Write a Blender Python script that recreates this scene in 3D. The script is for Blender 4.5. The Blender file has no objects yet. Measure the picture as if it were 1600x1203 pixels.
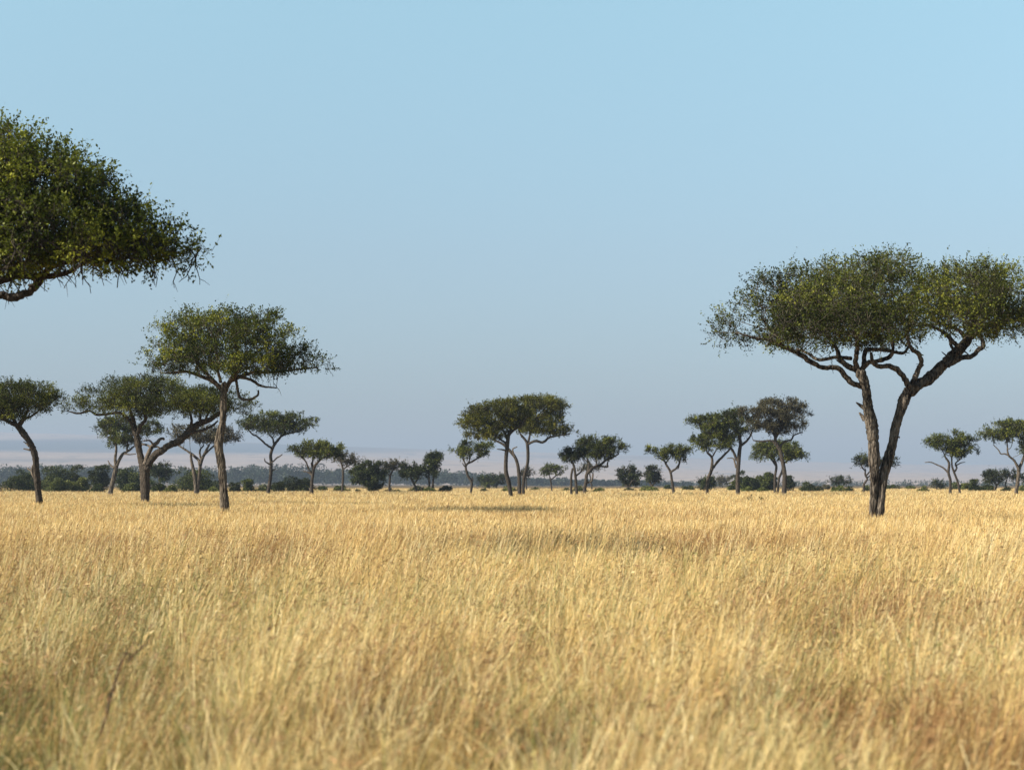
import bpy, math, random
import numpy as np
from mathutils import Vector

# ------------------------------------------------------------------ camera
SC = bpy.context.scene
COL = SC.collection
F, YH, H = 2600.0, 756.0, 1.95        # focal length in photo pixels, horizon row, eye height
cam_d = bpy.data.cameras.new("camera")
cam = bpy.data.objects.new("camera", cam_d); COL.objects.link(cam)
cam.location = (0, 0, H); cam.rotation_euler = (math.radians(90), 0, 0)
cam_d.sensor_width = 36; cam_d.lens = 36 * F / 1600
cam_d.shift_y = (YH - 601.5) / 1600
cam_d.clip_start = 0.1; cam_d.clip_end = 30000
cam_d.dof.use_dof = True; cam_d.dof.focus_distance = 58; cam_d.dof.aperture_fstop = 2.25
SC.camera = cam

# ------------------------------------------------------------------ sky, sun, exposure
SUN_EL, SUN_AZ = 31.0, 71.0           # elevation; azimuth measured from straight behind the camera to the left
sd = Vector((-math.sin(math.radians(SUN_AZ)) * math.cos(math.radians(SUN_EL)),
             -math.cos(math.radians(SUN_AZ)) * math.cos(math.radians(SUN_EL)),
             math.sin(math.radians(SUN_EL))))
W = bpy.data.worlds.new("World"); SC.world = W; W.use_nodes = True
nt = W.node_tree; nt.nodes.clear()
sky = nt.nodes.new("ShaderNodeTexSky"); sky.sky_type = 'NISHITA'; sky.sun_disc = False
sky.sun_elevation = math.radians(SUN_EL)
sky.sun_rotation = math.atan2(sd.x, sd.y)
sky.air_density = 1.0; sky.dust_density = 0.6; sky.ozone_density = 1.0
bg = nt.nodes.new("ShaderNodeBackground"); bg.inputs[1].default_value = 0.1
wo = nt.nodes.new("ShaderNodeOutputWorld")
tc = nt.nodes.new("ShaderNodeTexCoord"); sx = nt.nodes.new("ShaderNodeSeparateXYZ")
ramp = nt.nodes.new("ShaderNodeValToRGB"); mul = nt.nodes.new("ShaderNodeMixRGB"); mul.blend_type = 'MULTIPLY'
mul.inputs[0].default_value = 1
nt.links.new(tc.outputs['Generated'], sx.inputs[0]); nt.links.new(sx.outputs[2], ramp.inputs[0])
e = ramp.color_ramp.elements
e[0].position = 0.0; e[0].color = (0.37, 0.43, 0.56, 1)
e[1].position = 1.0; e[1].color = (0.28, 0.33, 0.37, 1)
for pos_, c_ in ((0.045, (0.42, 0.48, 0.58, 1)), (0.135, (0.66, 0.71, 0.71, 1)), (0.276, (1.03, 1.15, 0.965, 1)), (0.36, (0.90, 1.0, 0.86, 1)), (0.6, (0.40, 0.46, 0.47, 1))):
    m = e.new(pos_); m.color = c_
nt.links.new(sky.outputs[0], mul.inputs[1]); nt.links.new(ramp.outputs[0], mul.inputs[2])
nt.links.new(mul.outputs[0], bg.inputs[0]); nt.links.new(bg.outputs[0], wo.inputs[0])

sl = bpy.data.lights.new("sun", 'SUN'); sl.energy = 5.0; sl.angle = math.radians(0.53); sl.color = (1.0, 0.92, 0.78)
so = bpy.data.objects.new("sun", sl); COL.objects.link(so)
so.rotation_euler = sd.to_track_quat('Z', 'Y').to_euler(); so.location = (-60, -40, 80)

SC.view_settings.view_transform = 'Standard'; SC.view_settings.look = 'None'
SC.view_settings.exposure = 1.05; SC.view_settings.gamma = 1.0; SC.view_settings.use_curve_mapping = False
SC.render.engine = 'CYCLES'
cy = SC.cycles
cy.max_bounces = 5; cy.diffuse_bounces = 3; cy.glossy_bounces = 2; cy.transmission_bounces = 4
cy.transparent_max_bounces = 6; cy.volume_bounces = 0
cy.use_denoising = True; cy.denoiser = 'OPENIMAGEDENOISE'; cy.denoising_input_passes = 'RGB_ALBEDO_NORMAL'; cy.denoising_prefilter = 'ACCURATE'; cy.sample_clamp_indirect = 6.0
cy.use_adaptive_sampling = False

HAZE_DENS = 1.85e-4
HAZE_COL = (0.43, 0.52, 0.68)

# ------------------------------------------------------------------ helpers
def P(px, py, d):
    """a photo pixel at distance d as a point of the place"""
    return np.array([(px - 800) / F * d, d, H + (YH - py) / F * d])

def tag(o, label=None, cat=None, group=None, kind=None):
    if label: o["label"] = label
    if cat: o["category"] = cat
    if group: o["group"] = group
    if kind: o["kind"] = kind
    return o

def link(o, parent=None):
    COL.objects.link(o)
    if parent is not None: o.parent = parent
    return o

def np_mesh(name, v, f, mat, attrs=None, smooth=False):
    """v (n,3); f list of int arrays (k,3)/(k,4)"""
    me = bpy.data.meshes.new(name)
    f = [a for a in (f if isinstance(f, list) else [f]) if len(a)]
    me.vertices.add(len(v)); me.vertices.foreach_set("co", np.ascontiguousarray(v, dtype=np.float32).ravel())
    loops = np.concatenate([a.ravel() for a in f]).astype(np.int32)
    tot = np.concatenate([np.full(len(a), a.shape[1], np.int32) for a in f])
    start = np.concatenate([[0], np.cumsum(tot)[:-1]]).astype(np.int32)
    me.loops.add(len(loops)); me.loops.foreach_set("vertex_index", loops)
    me.polygons.add(len(tot)); me.polygons.foreach_set("loop_start", start)
    if smooth: me.polygons.foreach_set("use_smooth", np.ones(len(tot), dtype=bool))
    me.update(calc_edges=True)
    for k, a in (attrs or {}).items():
        ca = me.color_attributes.new(k, 'FLOAT_COLOR', 'POINT')
        c = np.ones((len(v), 4), np.float32); c[:, :a.shape[1]] = a
        ca.data.foreach_set("color", c.ravel())
    if mat: me.materials.append(mat)
    return me

def norm(a):
    return a / (np.linalg.norm(a, axis=-1, keepdims=True) + 1e-9)

class VNoise:
    def __init__(s, seed): s.t = np.random.default_rng(seed).random((64, 64))
    def __call__(s, x, y, sc):
        x = np.asarray(x) / sc; y = np.asarray(y) / sc
        i = np.floor(x).astype(int); j = np.floor(y).astype(int); a = x - i; b = y - j
        a = a * a * (3 - 2 * a); b = b * b * (3 - 2 * b); t = s.t
        g = lambda p, q: t[p & 63, q & 63]
        return (g(i, j) * (1 - a) + g(i + 1, j) * a) * (1 - b) + (g(i, j + 1) * (1 - a) + g(i + 1, j + 1) * a) * b

# ------------------------------------------------------------------ materials
def new_mat(name):
    m = bpy.data.materials.new(name); m.use_nodes = True; m.node_tree.nodes.clear()
    return m, m.node_tree.nodes, m.node_tree.links

def leaf_mat(name, dark, mid, light, trans=0.25, rough=0.5):
    m, n, l = new_mat(name)
    at = n.new("ShaderNodeAttribute"); at.attribute_name = "tint"
    se = n.new("ShaderNodeSeparateXYZ"); l.new(at.outputs['Vector'], se.inputs[0])
    r = n.new("ShaderNodeValToRGB"); l.new(se.outputs[0], r.inputs[0])
    el = r.color_ramp.elements
    el[0].color = (*dark, 1); el[1].color = (*light, 1); k = el.new(0.55); k.color = (*mid, 1)
    p = n.new("ShaderNodeBsdfPrincipled"); p.inputs['Roughness'].default_value = rough
    p.inputs['Specular IOR Level'].default_value = 0.12
    t = n.new("ShaderNodeBsdfTranslucent"); mx = n.new("ShaderNodeMixShader"); mx.inputs[0].default_value = trans
    o = n.new("ShaderNodeOutputMaterial")
    l.new(r.outputs[0], p.inputs['Base Color']); l.new(r.outputs[0], t.inputs[0])
    l.new(p.outputs[0], mx.inputs[1]); l.new(t.outputs[0], mx.inputs[2]); l.new(mx.outputs[0], o.inputs[0])
    return m

LEAF = {
    'bright': leaf_mat("leaf_bright", (0.022, 0.034, 0.005), (0.125, 0.145, 0.018), (0.40, 0.40, 0.05), 0.32),
    'green':  leaf_mat("leaf_green",  (0.015, 0.024, 0.004), (0.080, 0.100, 0.012), (0.42, 0.41, 0.045), 0.24),
    'olive':  leaf_mat("leaf_olive",  (0.016, 0.023, 0.005), (0.084, 0.099, 0.015), (0.29, 0.288, 0.040), 0.24),
    'yellow': leaf_mat("leaf_yellow", (0.026, 0.029, 0.005), (0.108, 0.112, 0.015), (0.36, 0.31, 0.035), 0.24),
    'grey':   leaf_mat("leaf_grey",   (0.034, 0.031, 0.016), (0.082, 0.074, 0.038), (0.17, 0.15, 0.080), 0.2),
    'dark':   leaf_mat("leaf_dark",   (0.010, 0.014, 0.004), (0.036, 0.044, 0.012), (0.11, 0.118, 0.030), 0.2),
    'bush':   leaf_mat("leaf_bush",   (0.011, 0.017, 0.004), (0.042, 0.054, 0.012), (0.165, 0.178, 0.038), 0.2),
    'wood':   leaf_mat("leaf_wood",   (0.010, 0.018, 0.009), (0.028, 0.042, 0.021), (0.062, 0.078, 0.034), 0.2),
    'lime':   leaf_mat("leaf_lime",   (0.034, 0.044, 0.010), (0.105, 0.120, 0.026), (0.25, 0.25, 0.060), 0.24),
}

def bark_mat(name, c1, c2, sc, p0=0.32, p1=0.72):
    m, n, l = new_mat(name)
    tcx = n.new("ShaderNodeTexCoord"); mp = n.new("ShaderNodeMapping"); mp.inputs['Scale'].default_value = (sc, sc, sc * 0.22)
    l.new(tcx.outputs['Object'], mp.inputs[0])
    a = n.new("ShaderNodeTexNoise"); a.inputs['Scale'].default_value = 1.0; a.inputs['Detail'].default_value = 6
    a.inputs['Roughness'].default_value = 0.65
    l.new(mp.outputs[0], a.inputs[0])
    vo = n.new("ShaderNodeTexVoronoi"); vo.feature = 'DISTANCE_TO_EDGE'; vo.inputs['Scale'].default_value = 0.9
    l.new(mp.outputs[0], vo.inputs[0])
    r = n.new("ShaderNodeValToRGB"); l.new(a.outputs[0], r.inputs[0])
    r.color_ramp.elements[0].position = p0; r.color_ramp.elements[0].color = (*c1, 1)
    r.color_ramp.elements[1].position = p1; r.color_ramp.elements[1].color = (*c2, 1)
    mr = n.new("ShaderNodeMath"); mr.operation = 'MINIMUM'; mr.inputs[1].default_value = 0.25
    l.new(vo.outputs['Distance'], mr.inputs[0])
    ad = n.new("ShaderNodeMath"); ad.operation = 'MULTIPLY_ADD'; ad.inputs[1].default_value = 2.2
    l.new(mr.outputs[0], ad.inputs[0]); l.new(a.outputs[0], ad.inputs[2])
    b = n.new("ShaderNodeBump"); b.inputs['Strength'].default_value = 0.9; b.inputs['Distance'].default_value = 0.06
    l.new(ad.outputs[0], b.inputs['Height'])
    p = n.new("ShaderNodeBsdfPrincipled"); p.inputs['Roughness'].default_value = 0.92; p.inputs['Specular IOR Level'].default_value = 0.15
    l.new(r.outputs[0], p.inputs['Base Color']); l.new(b.outputs[0], p.inputs['Normal'])
    o = n.new("ShaderNodeOutputMaterial"); l.new(p.outputs[0], o.inputs[0])
    return m
BARK = bark_mat("bark", (0.019, 0.016, 0.013), (0.112, 0.090, 0.070), 15)
BARK_NEAR = bark_mat("bark_near", (0.015, 0.012, 0.010), (0.20, 0.166, 0.132), 11, 0.40, 0.64)
BARK_PALE = bark_mat("bark_pale", (0.022, 0.017, 0.013), (0.20, 0.162, 0.122), 10, 0.38, 0.68)
BARK_DEAD = bark_mat("bark_dead", (0.07, 0.055, 0.045), (0.22, 0.18, 0.14), 14)

def grass_mat():
    m, n, l = new_mat("dry_grass")
    at = n.new("ShaderNodeAttribute"); at.attribute_name = "tint"
    p = n.new("ShaderNodeBsdfPrincipled"); p.inputs['Roughness'].default_value = 0.55
    p.inputs['Specular IOR Level'].default_value = 0.3
    t = n.new("ShaderNodeBsdfTranslucent"); mx = n.new("ShaderNodeMixShader"); mx.inputs[0].default_value = 0.28
    o = n.new("ShaderNodeOutputMaterial")
    l.new(at.outputs['Color'], p.inputs['Base Color']); l.new(at.outputs['Color'], t.inputs[0])
    l.new(p.outputs[0], mx.inputs[1]); l.new(t.outputs[0], mx.inputs[2]); l.new(mx.outputs[0], o.inputs[0])
    return m

def noise_mat(name, stops, scale, detail=8, attr=None):
    m, n, l = new_mat(name)
    tcx = n.new("ShaderNodeTexCoord")
    a = n.new("ShaderNodeTexNoise"); a.inputs['Scale'].default_value = scale; a.inputs['Detail'].default_value = detail
    l.new(tcx.outputs['Object'], a.inputs[0])
    r = n.new("ShaderNodeValToRGB"); l.new(a.outputs[0], r.inputs[0])
    r.color_ramp.elements[0].position = stops[0][0]; r.color_ramp.elements[0].color = (*stops[0][1], 1)
    r.color_ramp.elements[1].position = stops[1][0]; r.color_ramp.elements[1].color = (*stops[1][1], 1)
    p = n.new("ShaderNodeBsdfDiffuse"); o = n.new("ShaderNodeOutputMaterial")
    src = r.outputs[0]
    if attr:
        at = n.new("ShaderNodeAttribute"); at.attribute_name = attr
        mm = n.new("ShaderNodeMixRGB"); mm.blend_type = 'MULTIPLY'; mm.inputs[0].default_value = 1
        l.new(src, mm.inputs[1]); l.new(at.outputs['Color'], mm.inputs[2]); src = mm.outputs[0]
    l.new(src, p.inputs[0]); l.new(p.outputs[0], o.inputs[0])
    return m

# ------------------------------------------------------------------ ground, hills, haze
def build_ground():
    xs = np.array([-14500, -600, -60, 60, 600, 14500.]); ys = np.array([-150, 0, 60, 600, 3000, 13200.])
    v = np.array([(x, y, 0) for y in ys for x in xs]); nx = len(xs)
    f = np.array([(j * nx + i, j * nx + i + 1, (j + 1) * nx + i + 1, (j + 1) * nx + i) for j in range(len(ys) - 1) for i in range(nx - 1)])
    me = np_mesh("ground", v, f, noise_mat("soil_and_straw", [(0.35, (0.075, 0.055, 0.028)), (0.65, (0.20, 0.14, 0.065))], 1.6))
    tag(link(bpy.data.objects.new("ground", me)), kind="structure")

def build_hills():
    N1, N2 = VNoise(5), VNoise(6)
    nx, ny = 260, 150
    u = np.linspace(-0.42, 0.42, nx)                      # direction x/y, so the mesh fans out from the viewpoint side
    K = 1.6; y = np.linspace(2400 * K, 7600 * K, ny)
    U, Y = np.meshgrid(u, y); X = U * Y * 1.0
    px = 800 + U * F
    near_top = np.interp(px, [-300, 0, 300, 560, 800, 1100, 1400, 1900], [702, 704, 708, 712, 722, 733, 738, 742])
    far_top = np.interp(px, [-300, 0, 160, 300, 450, 600, 800, 1000, 1200, 1400, 1900], [676, 677, 681, 688, 696, 701, 706, 712, 721, 725, 727])
    zn = (YH - near_top) / F * 4300 * K; zf = (YH - far_top) / F * 7000 * K
    t = np.clip((Y / K - 2400) / 1900, 0, 1); Z = zn * t ** 1.15
    s = np.clip((Y / K - 4300) / 2700, 0, 1); s = s * s * (3 - 2 * s)
    Z = np.where(Y > 4300 * K, zn - 4 + (zf - zn + 4) * s - 10 * np.sin(np.pi * s), Z)
    Z = np.where(Y > 7000 * K, zf - (Y - 7000 * K) * 0.05, Z)
    Z += (N1(X, Y, 420) - 0.5) * 7 * t + (N2(X, Y, 150) - 0.5) * 3 * t - 1.5 * (1 - t)
    # forest belts on the slopes (true ground cover)
    el = (YH - (Z - H) / Y * F - YH) * -1                  # picture-free measure: elevation angle scaled
    ang = (Z - H) / Y * 1000                               # mrad above the plain
    wob = (N2(X, Y * 0.3, 1400) - 0.5) * 4 + (N1(X, Y, 420) - 0.5) * 1.6
    belt = 1 / (1 + np.exp((np.abs(ang - 22.5 + wob) - 3.4) * 2.2)) * np.clip((0.06 - U) / 0.2, 0, 1)
    belt = np.maximum(belt, 0.5 * np.exp(-((ang - 15 + wob) / 1.5) ** 2) * np.clip((N1(X, Y, 1100) - 0.35) * 4, 0, 1))
    spots = (N1(X * 3, Y * 1.4, 160) > 0.86) * 0.6
    k = np.clip(np.maximum(belt, spots), 0, 1)[..., None]
    c = np.array([0.45, 0.335, 0.255]) * (1 - k) + np.array([0.035, 0.06, 0.06]) * k
    idx = np.arange(nx * ny).reshape(ny, nx)
    f = np.stack([idx[:-1, :-1], idx[:-1, 1:], idx[1:, 1:], idx[1:, :-1]], -1).reshape(-1, 4)
    me = np_mesh("hills", np.stack([X, Y, Z], -1).reshape(-1, 3), f,
                 noise_mat("hill_slopes", [(0.3, (0.72, 0.72, 0.72)), (0.7, (1.0, 1.0, 1.0))], 0.012, 6, "tint"),
                 {"tint": c.reshape(-1, 3)}, smooth=True)
    tag(link(bpy.data.objects.new("hills", me)), kind="structure")

def build_haze():
    x0, x1, y0, y1, z0, z1 = -15000, 15000, -200, 13400, -1.5, 345
    v = np.array([(x, y, z) for z in (z0, z1) for y in (y0, y1) for x in (x0, x1)])
    f = np.array([(0, 2, 3, 1), (4, 5, 7, 6), (0, 1, 5, 4), (2, 6, 7, 3), (0, 4, 6, 2), (1, 3, 7, 5)])
    m, n, l = new_mat("haze")
    pv = n.new("ShaderNodeVolumePrincipled"); o = n.new("ShaderNodeOutputMaterial")
    pv.inputs['Color'].default_value = (*HAZE_COL, 1); pv.inputs['Density'].default_value = HAZE_DENS
    pv.inputs['Density Attribute'].default_value = ""; pv.inputs['Anisotropy'].default_value = 0.0
    l.new(pv.outputs[0], o.inputs['Volume'])
    tag(link(bpy.data.objects.new("haze", np_mesh("haze", v, f, m))), kind="stuff")

# ------------------------------------------------------------------ tubes
def catmull(pts, per):
    """pts (k,m) -> smooth resample"""
    p = np.vstack([2 * pts[0] - pts[1], pts, 2 * pts[-1] - pts[-2]]); out = []
    for i in range(1, len(p) - 2):
        t = np.linspace(0, 1, per, endpoint=False)[:, None]
        a, b, c, d = p[i - 1], p[i], p[i + 1], p[i + 2]
        out.append(0.5 * (2 * b + (c - a) * t + (2 * a - 5 * b + 4 * c - d) * t ** 2 + (3 * b - a - 3 * c + d) * t ** 3))
    out.append(pts[-1:]); return np.vstack(out)

class Tubes:
    def __init__(s): s.v, s.q, s.t, s.n = [], [], [], 0
    def add(s, path, rad, sides, rng=None, lump=0.0, cap=True):
        path = np.asarray(path); k = len(path); rad = np.asarray(rad)
        tan = norm(np.gradient(path, axis=0))
        up = np.array([0.31, 0.95, 0.12]); a = up - tan[0] * up.dot(tan[0])
        if np.linalg.norm(a) < 0.1: a = np.array([1., 0, 0])
        a = a / np.linalg.norm(a); A = np.empty((k, 3))
        for i in range(k):
            a = a - tan[i] * a.dot(tan[i]); a = a / (np.linalg.norm(a) + 1e-9); A[i] = a
        B = np.cross(tan, A)
        th = np.linspace(0, 2 * np.pi, sides, endpoint=False)
        R = np.repeat(rad[:, None], sides, 1)
        if lump and rng is not None:
            zz = np.linspace(0, 1, k)[:, None] * k * 0.22
            ph = rng.random(5) * 6.28
            R = R * (1 + lump * (np.sin(3 * th + ph[0] + 0.5 * np.sin(zz + ph[3])) * 0.8 + np.sin(5 * th + ph[1] + zz * 0.6) * 0.5
                                 + np.sin(2 * th + zz * 1.7 + ph[2]) * 0.5 + (rng.random((k, sides)) - 0.5) * 0.35))
        V = path[:, None] + A[:, None] * (np.cos(th)[None, :, None] * R[..., None]) + B[:, None] * (np.sin(th)[None, :, None] * R[..., None])
        base = s.n; s.v.append(V.reshape(-1, 3)); s.n += k * sides
        i = np.arange(k - 1)[:, None] * sides; j = np.arange(sides)[None]; j2 = (j + 1) % sides
        s.q.append((np.stack([i + j, i + j2, i + sides + j2, i + sides + j], -1) + base).reshape(-1, 4))
        if cap:
            s.v.append(path[-1:] + tan[-1:] * rad[-1]); tip = s.n; s.n += 1
            l = base + (k - 1) * sides; j = np.arange(sides)
            s.t.append(np.stack([l + j, l + (j + 1) % sides, np.full(sides, tip)], -1))
        return s
    def sticks(s, a, b, r):
        """many thin three-sided twigs from a to b"""
        n = len(a)
        if not n: return
        d = norm(b - a); u = norm(np.cross(d, np.array([0.3, 0.5, 0.81]))); w = np.cross(d, u)
        V = np.empty((n, 4, 3))
        for i, t in enumerate((0, 2.094, 4.189)): V[:, i] = a + (u * math.cos(t) + w * math.sin(t)) * r
        V[:, 3] = b
        o = s.n + np.arange(n)[:, None] * 4; s.v.append(V.reshape(-1, 3)); s.n += 4 * n
        s.t.append(np.concatenate([o + np.array(q) for q in ((0, 1, 3), (1, 2, 3), (2, 0, 3))]))
    def mesh(s, name, mat, smooth=True):
        f = []
        if s.q: f.append(np.concatenate(s.q))
        if s.t: f.append(np.concatenate(s.t))
        return np_mesh(name, np.vstack(s.v), f, mat, smooth=smooth)

# ------------------------------------------------------------------ trees
def grow(src, attr, D, kill, rng, maxit=160):
    """space colonisation: returns node positions and parents (sources first, parent -1)"""
    pos = [s for s in src]; par = [-1] * len(src)
    S = np.asarray(src); d = np.linalg.norm(attr[:, None] - S[None], axis=2)
    near = d.argmin(1); dist = d.min(1); alive = dist > kill
    for _ in range(maxit):
        if not alive.any(): break
        ids = np.where(alive)[0]; nn = near[ids]; pa = np.asarray(pos)
        acc = np.zeros((len(pos), 3)); np.add.at(acc, nn, norm(attr[ids] - pa[nn]))
        un = np.unique(nn); dirv = norm(acc[un] + rng.normal(0, 0.18, (len(un), 3)))
        new = pa[un] + dirv * D; base = len(pos)
        pos.extend(list(new)); par.extend(list(un))
        dn = np.linalg.norm(attr[ids][:, None] - new[None], axis=2); am = dn.argmin(1); mn = dn.min(1)
        better = mn < dist[ids]
        near[ids[better]] = base + am[better]; dist[ids[better]] = mn[better]
        stuck = ~better & (rng.random(len(ids)) < 0.25)
        alive[ids] = (dist[ids] > kill) & ~stuck
        if len(pos) > 12000: break
    return np.asarray(pos), np.asarray(par)

def branch_tubes(tb, pos, par, nsrc, r0, rmax, expo=2.35):
    n = len(pos); acc = np.zeros(n); r = np.zeros(n); best = np.full(n, -1); bestr = np.zeros(n)
    for i in range(n - 1, nsrc - 1, -1):
        r[i] = max(r0, acc[i] ** (1 / expo)); r[i] = min(r[i], rmax)
        p = par[i]; acc[p] += r[i] ** expo
        if r[i] > bestr[p]: bestr[p] = r[i]; best[p] = i
    for i in range(nsrc, n):
        p = par[i]
        if p >= nsrc and best[p] == i: continue
        path = [pos[p], pos[i]]; rr = [r[i], r[i]]; k = best[i]
        while k != -1: path.append(pos[k]); rr.append(r[k]); k = best[k]
        rr = np.array(rr); path = np.array(path)
        rr = np.maximum(rr * np.linspace(1.0, 0.92, len(rr)), r0 * 0.7); rr[-1] *= 0.5
        tb.add(path, rr, 6 if rr[0] > 0.05 else (4 if rr[0] > 0.025 else 3))
    return r

def leaf_quads(c, axis, size, rng, up=0.5, out=None, outw=0.0, aspect=0.55):
    n = len(c); a = norm(axis + rng.normal(0, 0.75, (n, 3)))
    nb = rng.normal(0, 1, (n, 3)); nb[:, 2] = np.abs(nb[:, 2]) * 0.6 + up
    if out is not None: nb = nb * (1 - outw) + out * outw * 2.0
    b = norm(np.cross(a, nb)); L = size * (0.65 + 0.7 * rng.random((n, 1))); w = L * aspect
    V = np.empty((n, 4, 3)); V[:, 0] = c; V[:, 1] = c + a * L * 0.5 + b * w * 0.5; V[:, 2] = c + a * L; V[:, 3] = c + a * L * 0.5 - b * w * 0.5
    return V.reshape(-1, 3), np.arange(4 * n).reshape(n, 4)

def make_tree(name, label, cat, d, seed, pal, stems, limbs=(), lobes=(), dead=(), dens=1.0, leaf=None, natt=None,
              group=None, fine=False, voids=0.25, bark=None, hang=0, depth=0.85, sprig=None, out=0.0, stubs=(), twig=1.0):
    rng = np.random.default_rng(seed); s = F / d; bark = bark or BARK
    x0 = stems[0][0][0]; root = P(x0, YH, d); root[2] = 0
    e = bpy.data.objects.new(name, None); e.location = root; link(e); e.empty_display_size = 0.5
    tag(e, label, cat, group or {'savanna_tree': 'savanna trees scattered over the plain', 'bushy_tree': 'round bushy trees beyond the grass'}.get(name))
    def path(pts, dz0, ground=False, per=5):
        a = []
        k = len(pts); amp = 0.0
        for i, q in enumerate(pts):
            off = q[3] if len(q) > 3 else dz0 * (i / max(1, k - 1)) ** 0.9
            p = P(q[0], q[1], d + off)
            a.append([*(p - root), q[2] / s])
        if ground:
            b = list(a[0]); b[2] = -0.05; b[3] = a[0][3] * 1.25; a = [b] + a if a[0][2] > 0.12 else a
        return catmull(np.array(a, float), per)
    src = []; lat = []
    W = max(q[0] + q[2] for q in lobes) - min(q[0] - q[2] for q in lobes); Wm = W / s
    near = s > 20
    parts = []
    for st in stems:
        pr = path(st, rng.uniform(-0.04, 0.04) * Wm, True, 9 if near else 5)
        tb = Tubes(); rr = pr[:, 3].copy()
        if near: rr *= 1 + 0.05 * rng.normal(0, 1, len(rr))
        tb.add(pr[:, :3], rr, 18 if near else 9, rng, 0.10 if near else 0.06)
        parts.append(("trunk", tb.mesh("trunk", bark)))
        k = len(pr); src += [q for q in pr[int(k * 0.8):, :3]]
    for i, lm in enumerate(limbs):
        dz = rng.uniform(-0.28, 0.28) * Wm
        if len(lm) and isinstance(lm[0], (int, float)): dz = lm[0] * Wm; lm = lm[1:]
        pr = path(lm, dz, False, 6 if near else 4)
        if near and pr[0, 3] * s < 6.15: pr[:, 3] *= 0.76
        jit = rng.normal(0, 0.10, (len(pr), 3)) * pr[:, 3:4]; jit[0] = 0; pr[:, :3] += jit; pr[:, 3] *= 1 + 0.05 * rng.normal(0, 1, len(pr)).clip(-1.5, 1.5)
        tb = Tubes(); tb.add(pr[:, :3], pr[:, 3], 12 if near else 7, rng, 0.08 if near else 0.05)
        for _ in range(rng.integers(2, 6) if near else rng.integers(0, 3)):      # spurs and snapped side twigs
            i0 = rng.integers(len(pr) // 3, len(pr) - 1); dv = norm(rng.normal(0, 1, 3) + np.array([0, 0, 0.5])); r_ = pr[i0, 3]; ln = min(r_ * rng.uniform(2.0, 5.0), 0.45)
            tb.add(np.array([pr[i0, :3], pr[i0, :3] + dv * ln * 0.5, pr[i0, :3] + norm(dv + rng.normal(0, 0.5, 3)) * ln]), [r_ * 0.32, r_ * 0.18, r_ * 0.07], 6)
        parts.append(("limb", tb.mesh("limb", bark)))
        src += [q for q in pr[int(len(pr) * 0.45):, :3]]
    for lm in dead:
        pr = path(lm, rng.uniform(-0.08, 0.08) * Wm, False, 4)
        tb = Tubes(); tb.add(pr[:, :3], pr[:, 3], 7, rng, 0.06); parts.append(("dead_branch", tb.mesh("dead_branch", BARK_DEAD)))
    for lm in stubs:
        pr = path(lm, 0, False, 4)
        tb = Tubes(); tb.add(pr[:, :3], pr[:, 3], 8, rng, 0.15); parts.append(("broken_stub", tb.mesh("broken_stub", BARK_DEAD)))
    if s < 20: lobes = [(cx_ + (cx_ - sum(q[0] for q in lobes) / len(lobes)) * 0.05, cy2, rx_ * 1.07, ry_) for cx_, cy2, rx_, ry_ in lobes]
    # crown volume: the lobes, with smaller neighbours in front and behind so that the crown is as deep as it is wide
    cx = sum(q[0] * q[2] for q in lobes) / sum(q[2] for q in lobes)
    L = []
    for q in lobes:
        c = P(q[0], q[1], d) - root; L.append((c, q[2] / s, min(q[2], W * 0.22) / s * 1.0, q[3] / s))
        inner = 1 - min(1, abs(q[0] - cx) / (W * 0.5)) ** 2
        for sg in (-1, 1):
            dy = sg * Wm * 0.5 * depth * 0.62 * (0.35 + 0.65 * inner) * rng.uniform(0.8, 1.1); zs = (d + dy) / d
            c2 = P(cx + (q[0] - cx) * 0.72, q[1] + rng.uniform(-0.02, 0.15) * q[3], d + dy) - root
            L.append((c2, q[2] / s * 0.8 * zs, min(q[2], W * 0.2) / s, q[3] / s * 0.86 * zs))
    C = np.array([l[0] for l in L]); RX = np.array([[l[1], l[2], l[3]] for l in L])
    vol = RX.prod(1) ** 0.7; vol[::3] *= 1.8; pick = vol / vol.sum()
    # voids that let the sky through
    nv = int(voids * 60); vi = rng.integers(0, len(L), nv)
    vc = C[vi] + RX[vi] * norm(rng.normal(0, 1, (nv, 3))) * rng.random((nv, 1)) * 0.95
    vr = np.minimum(RX[vi].min(1), Wm * 0.06) * rng.uniform(0.3, 0.75, nv)
    def sample(n, shell=0.5):
        out_p, out_l = [], []; tot = 0
        while tot < n:
            k = np.searchsorted(np.cumsum(pick), (np.arange(n * 2) + rng.random(n * 2)) / (n * 2) * 0.99999); k = k[rng.permutation(n * 2)]; u = norm(rng.normal(0, 1, (n * 2, 3)))
            rad = rng.random(n * 2) ** shell; rad = np.where(u[:, 2] < -0.2, rad * 0.85, rad)
            p = C[k] + RX[k] * u * rad[:, None]
            if nv:
                dd = (np.linalg.norm(p[:, None] - vc[None], axis=2) < vr[None]).any(1) if n < 4000 else np.zeros(len(p), bool)
            else: dd = np.zeros(len(p), bool)
            p = p[~dd]; out_p.append(p); out_l.append(k[~dd]); tot += len(p)
        return np.vstack(out_p)[:n], np.concatenate(out_l)[:n]
    # number of leaves from the area of the crown as it is seen
    mc = rng.random((3000, 2)); bx = np.array([[q[0] - q[2], q[0] + q[2], q[1] - q[3], q[1] + q[3]] for q in lobes])
    lo, hi = bx[:, [0, 2]].min(0), bx[:, [1, 3]].max(0); g = lo + mc * (hi - lo)
    ins = np.zeros(3000, bool)
    for q in lobes: ins |= ((g[:, 0] - q[0]) / q[2]) ** 2 + ((g[:, 1] - q[1]) / q[3]) ** 2 < 1
    area = ins.mean() * np.prod(hi - lo) / s ** 2
    leaf = leaf or max(0.075, 2.1 / s); asp = 0.55
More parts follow.
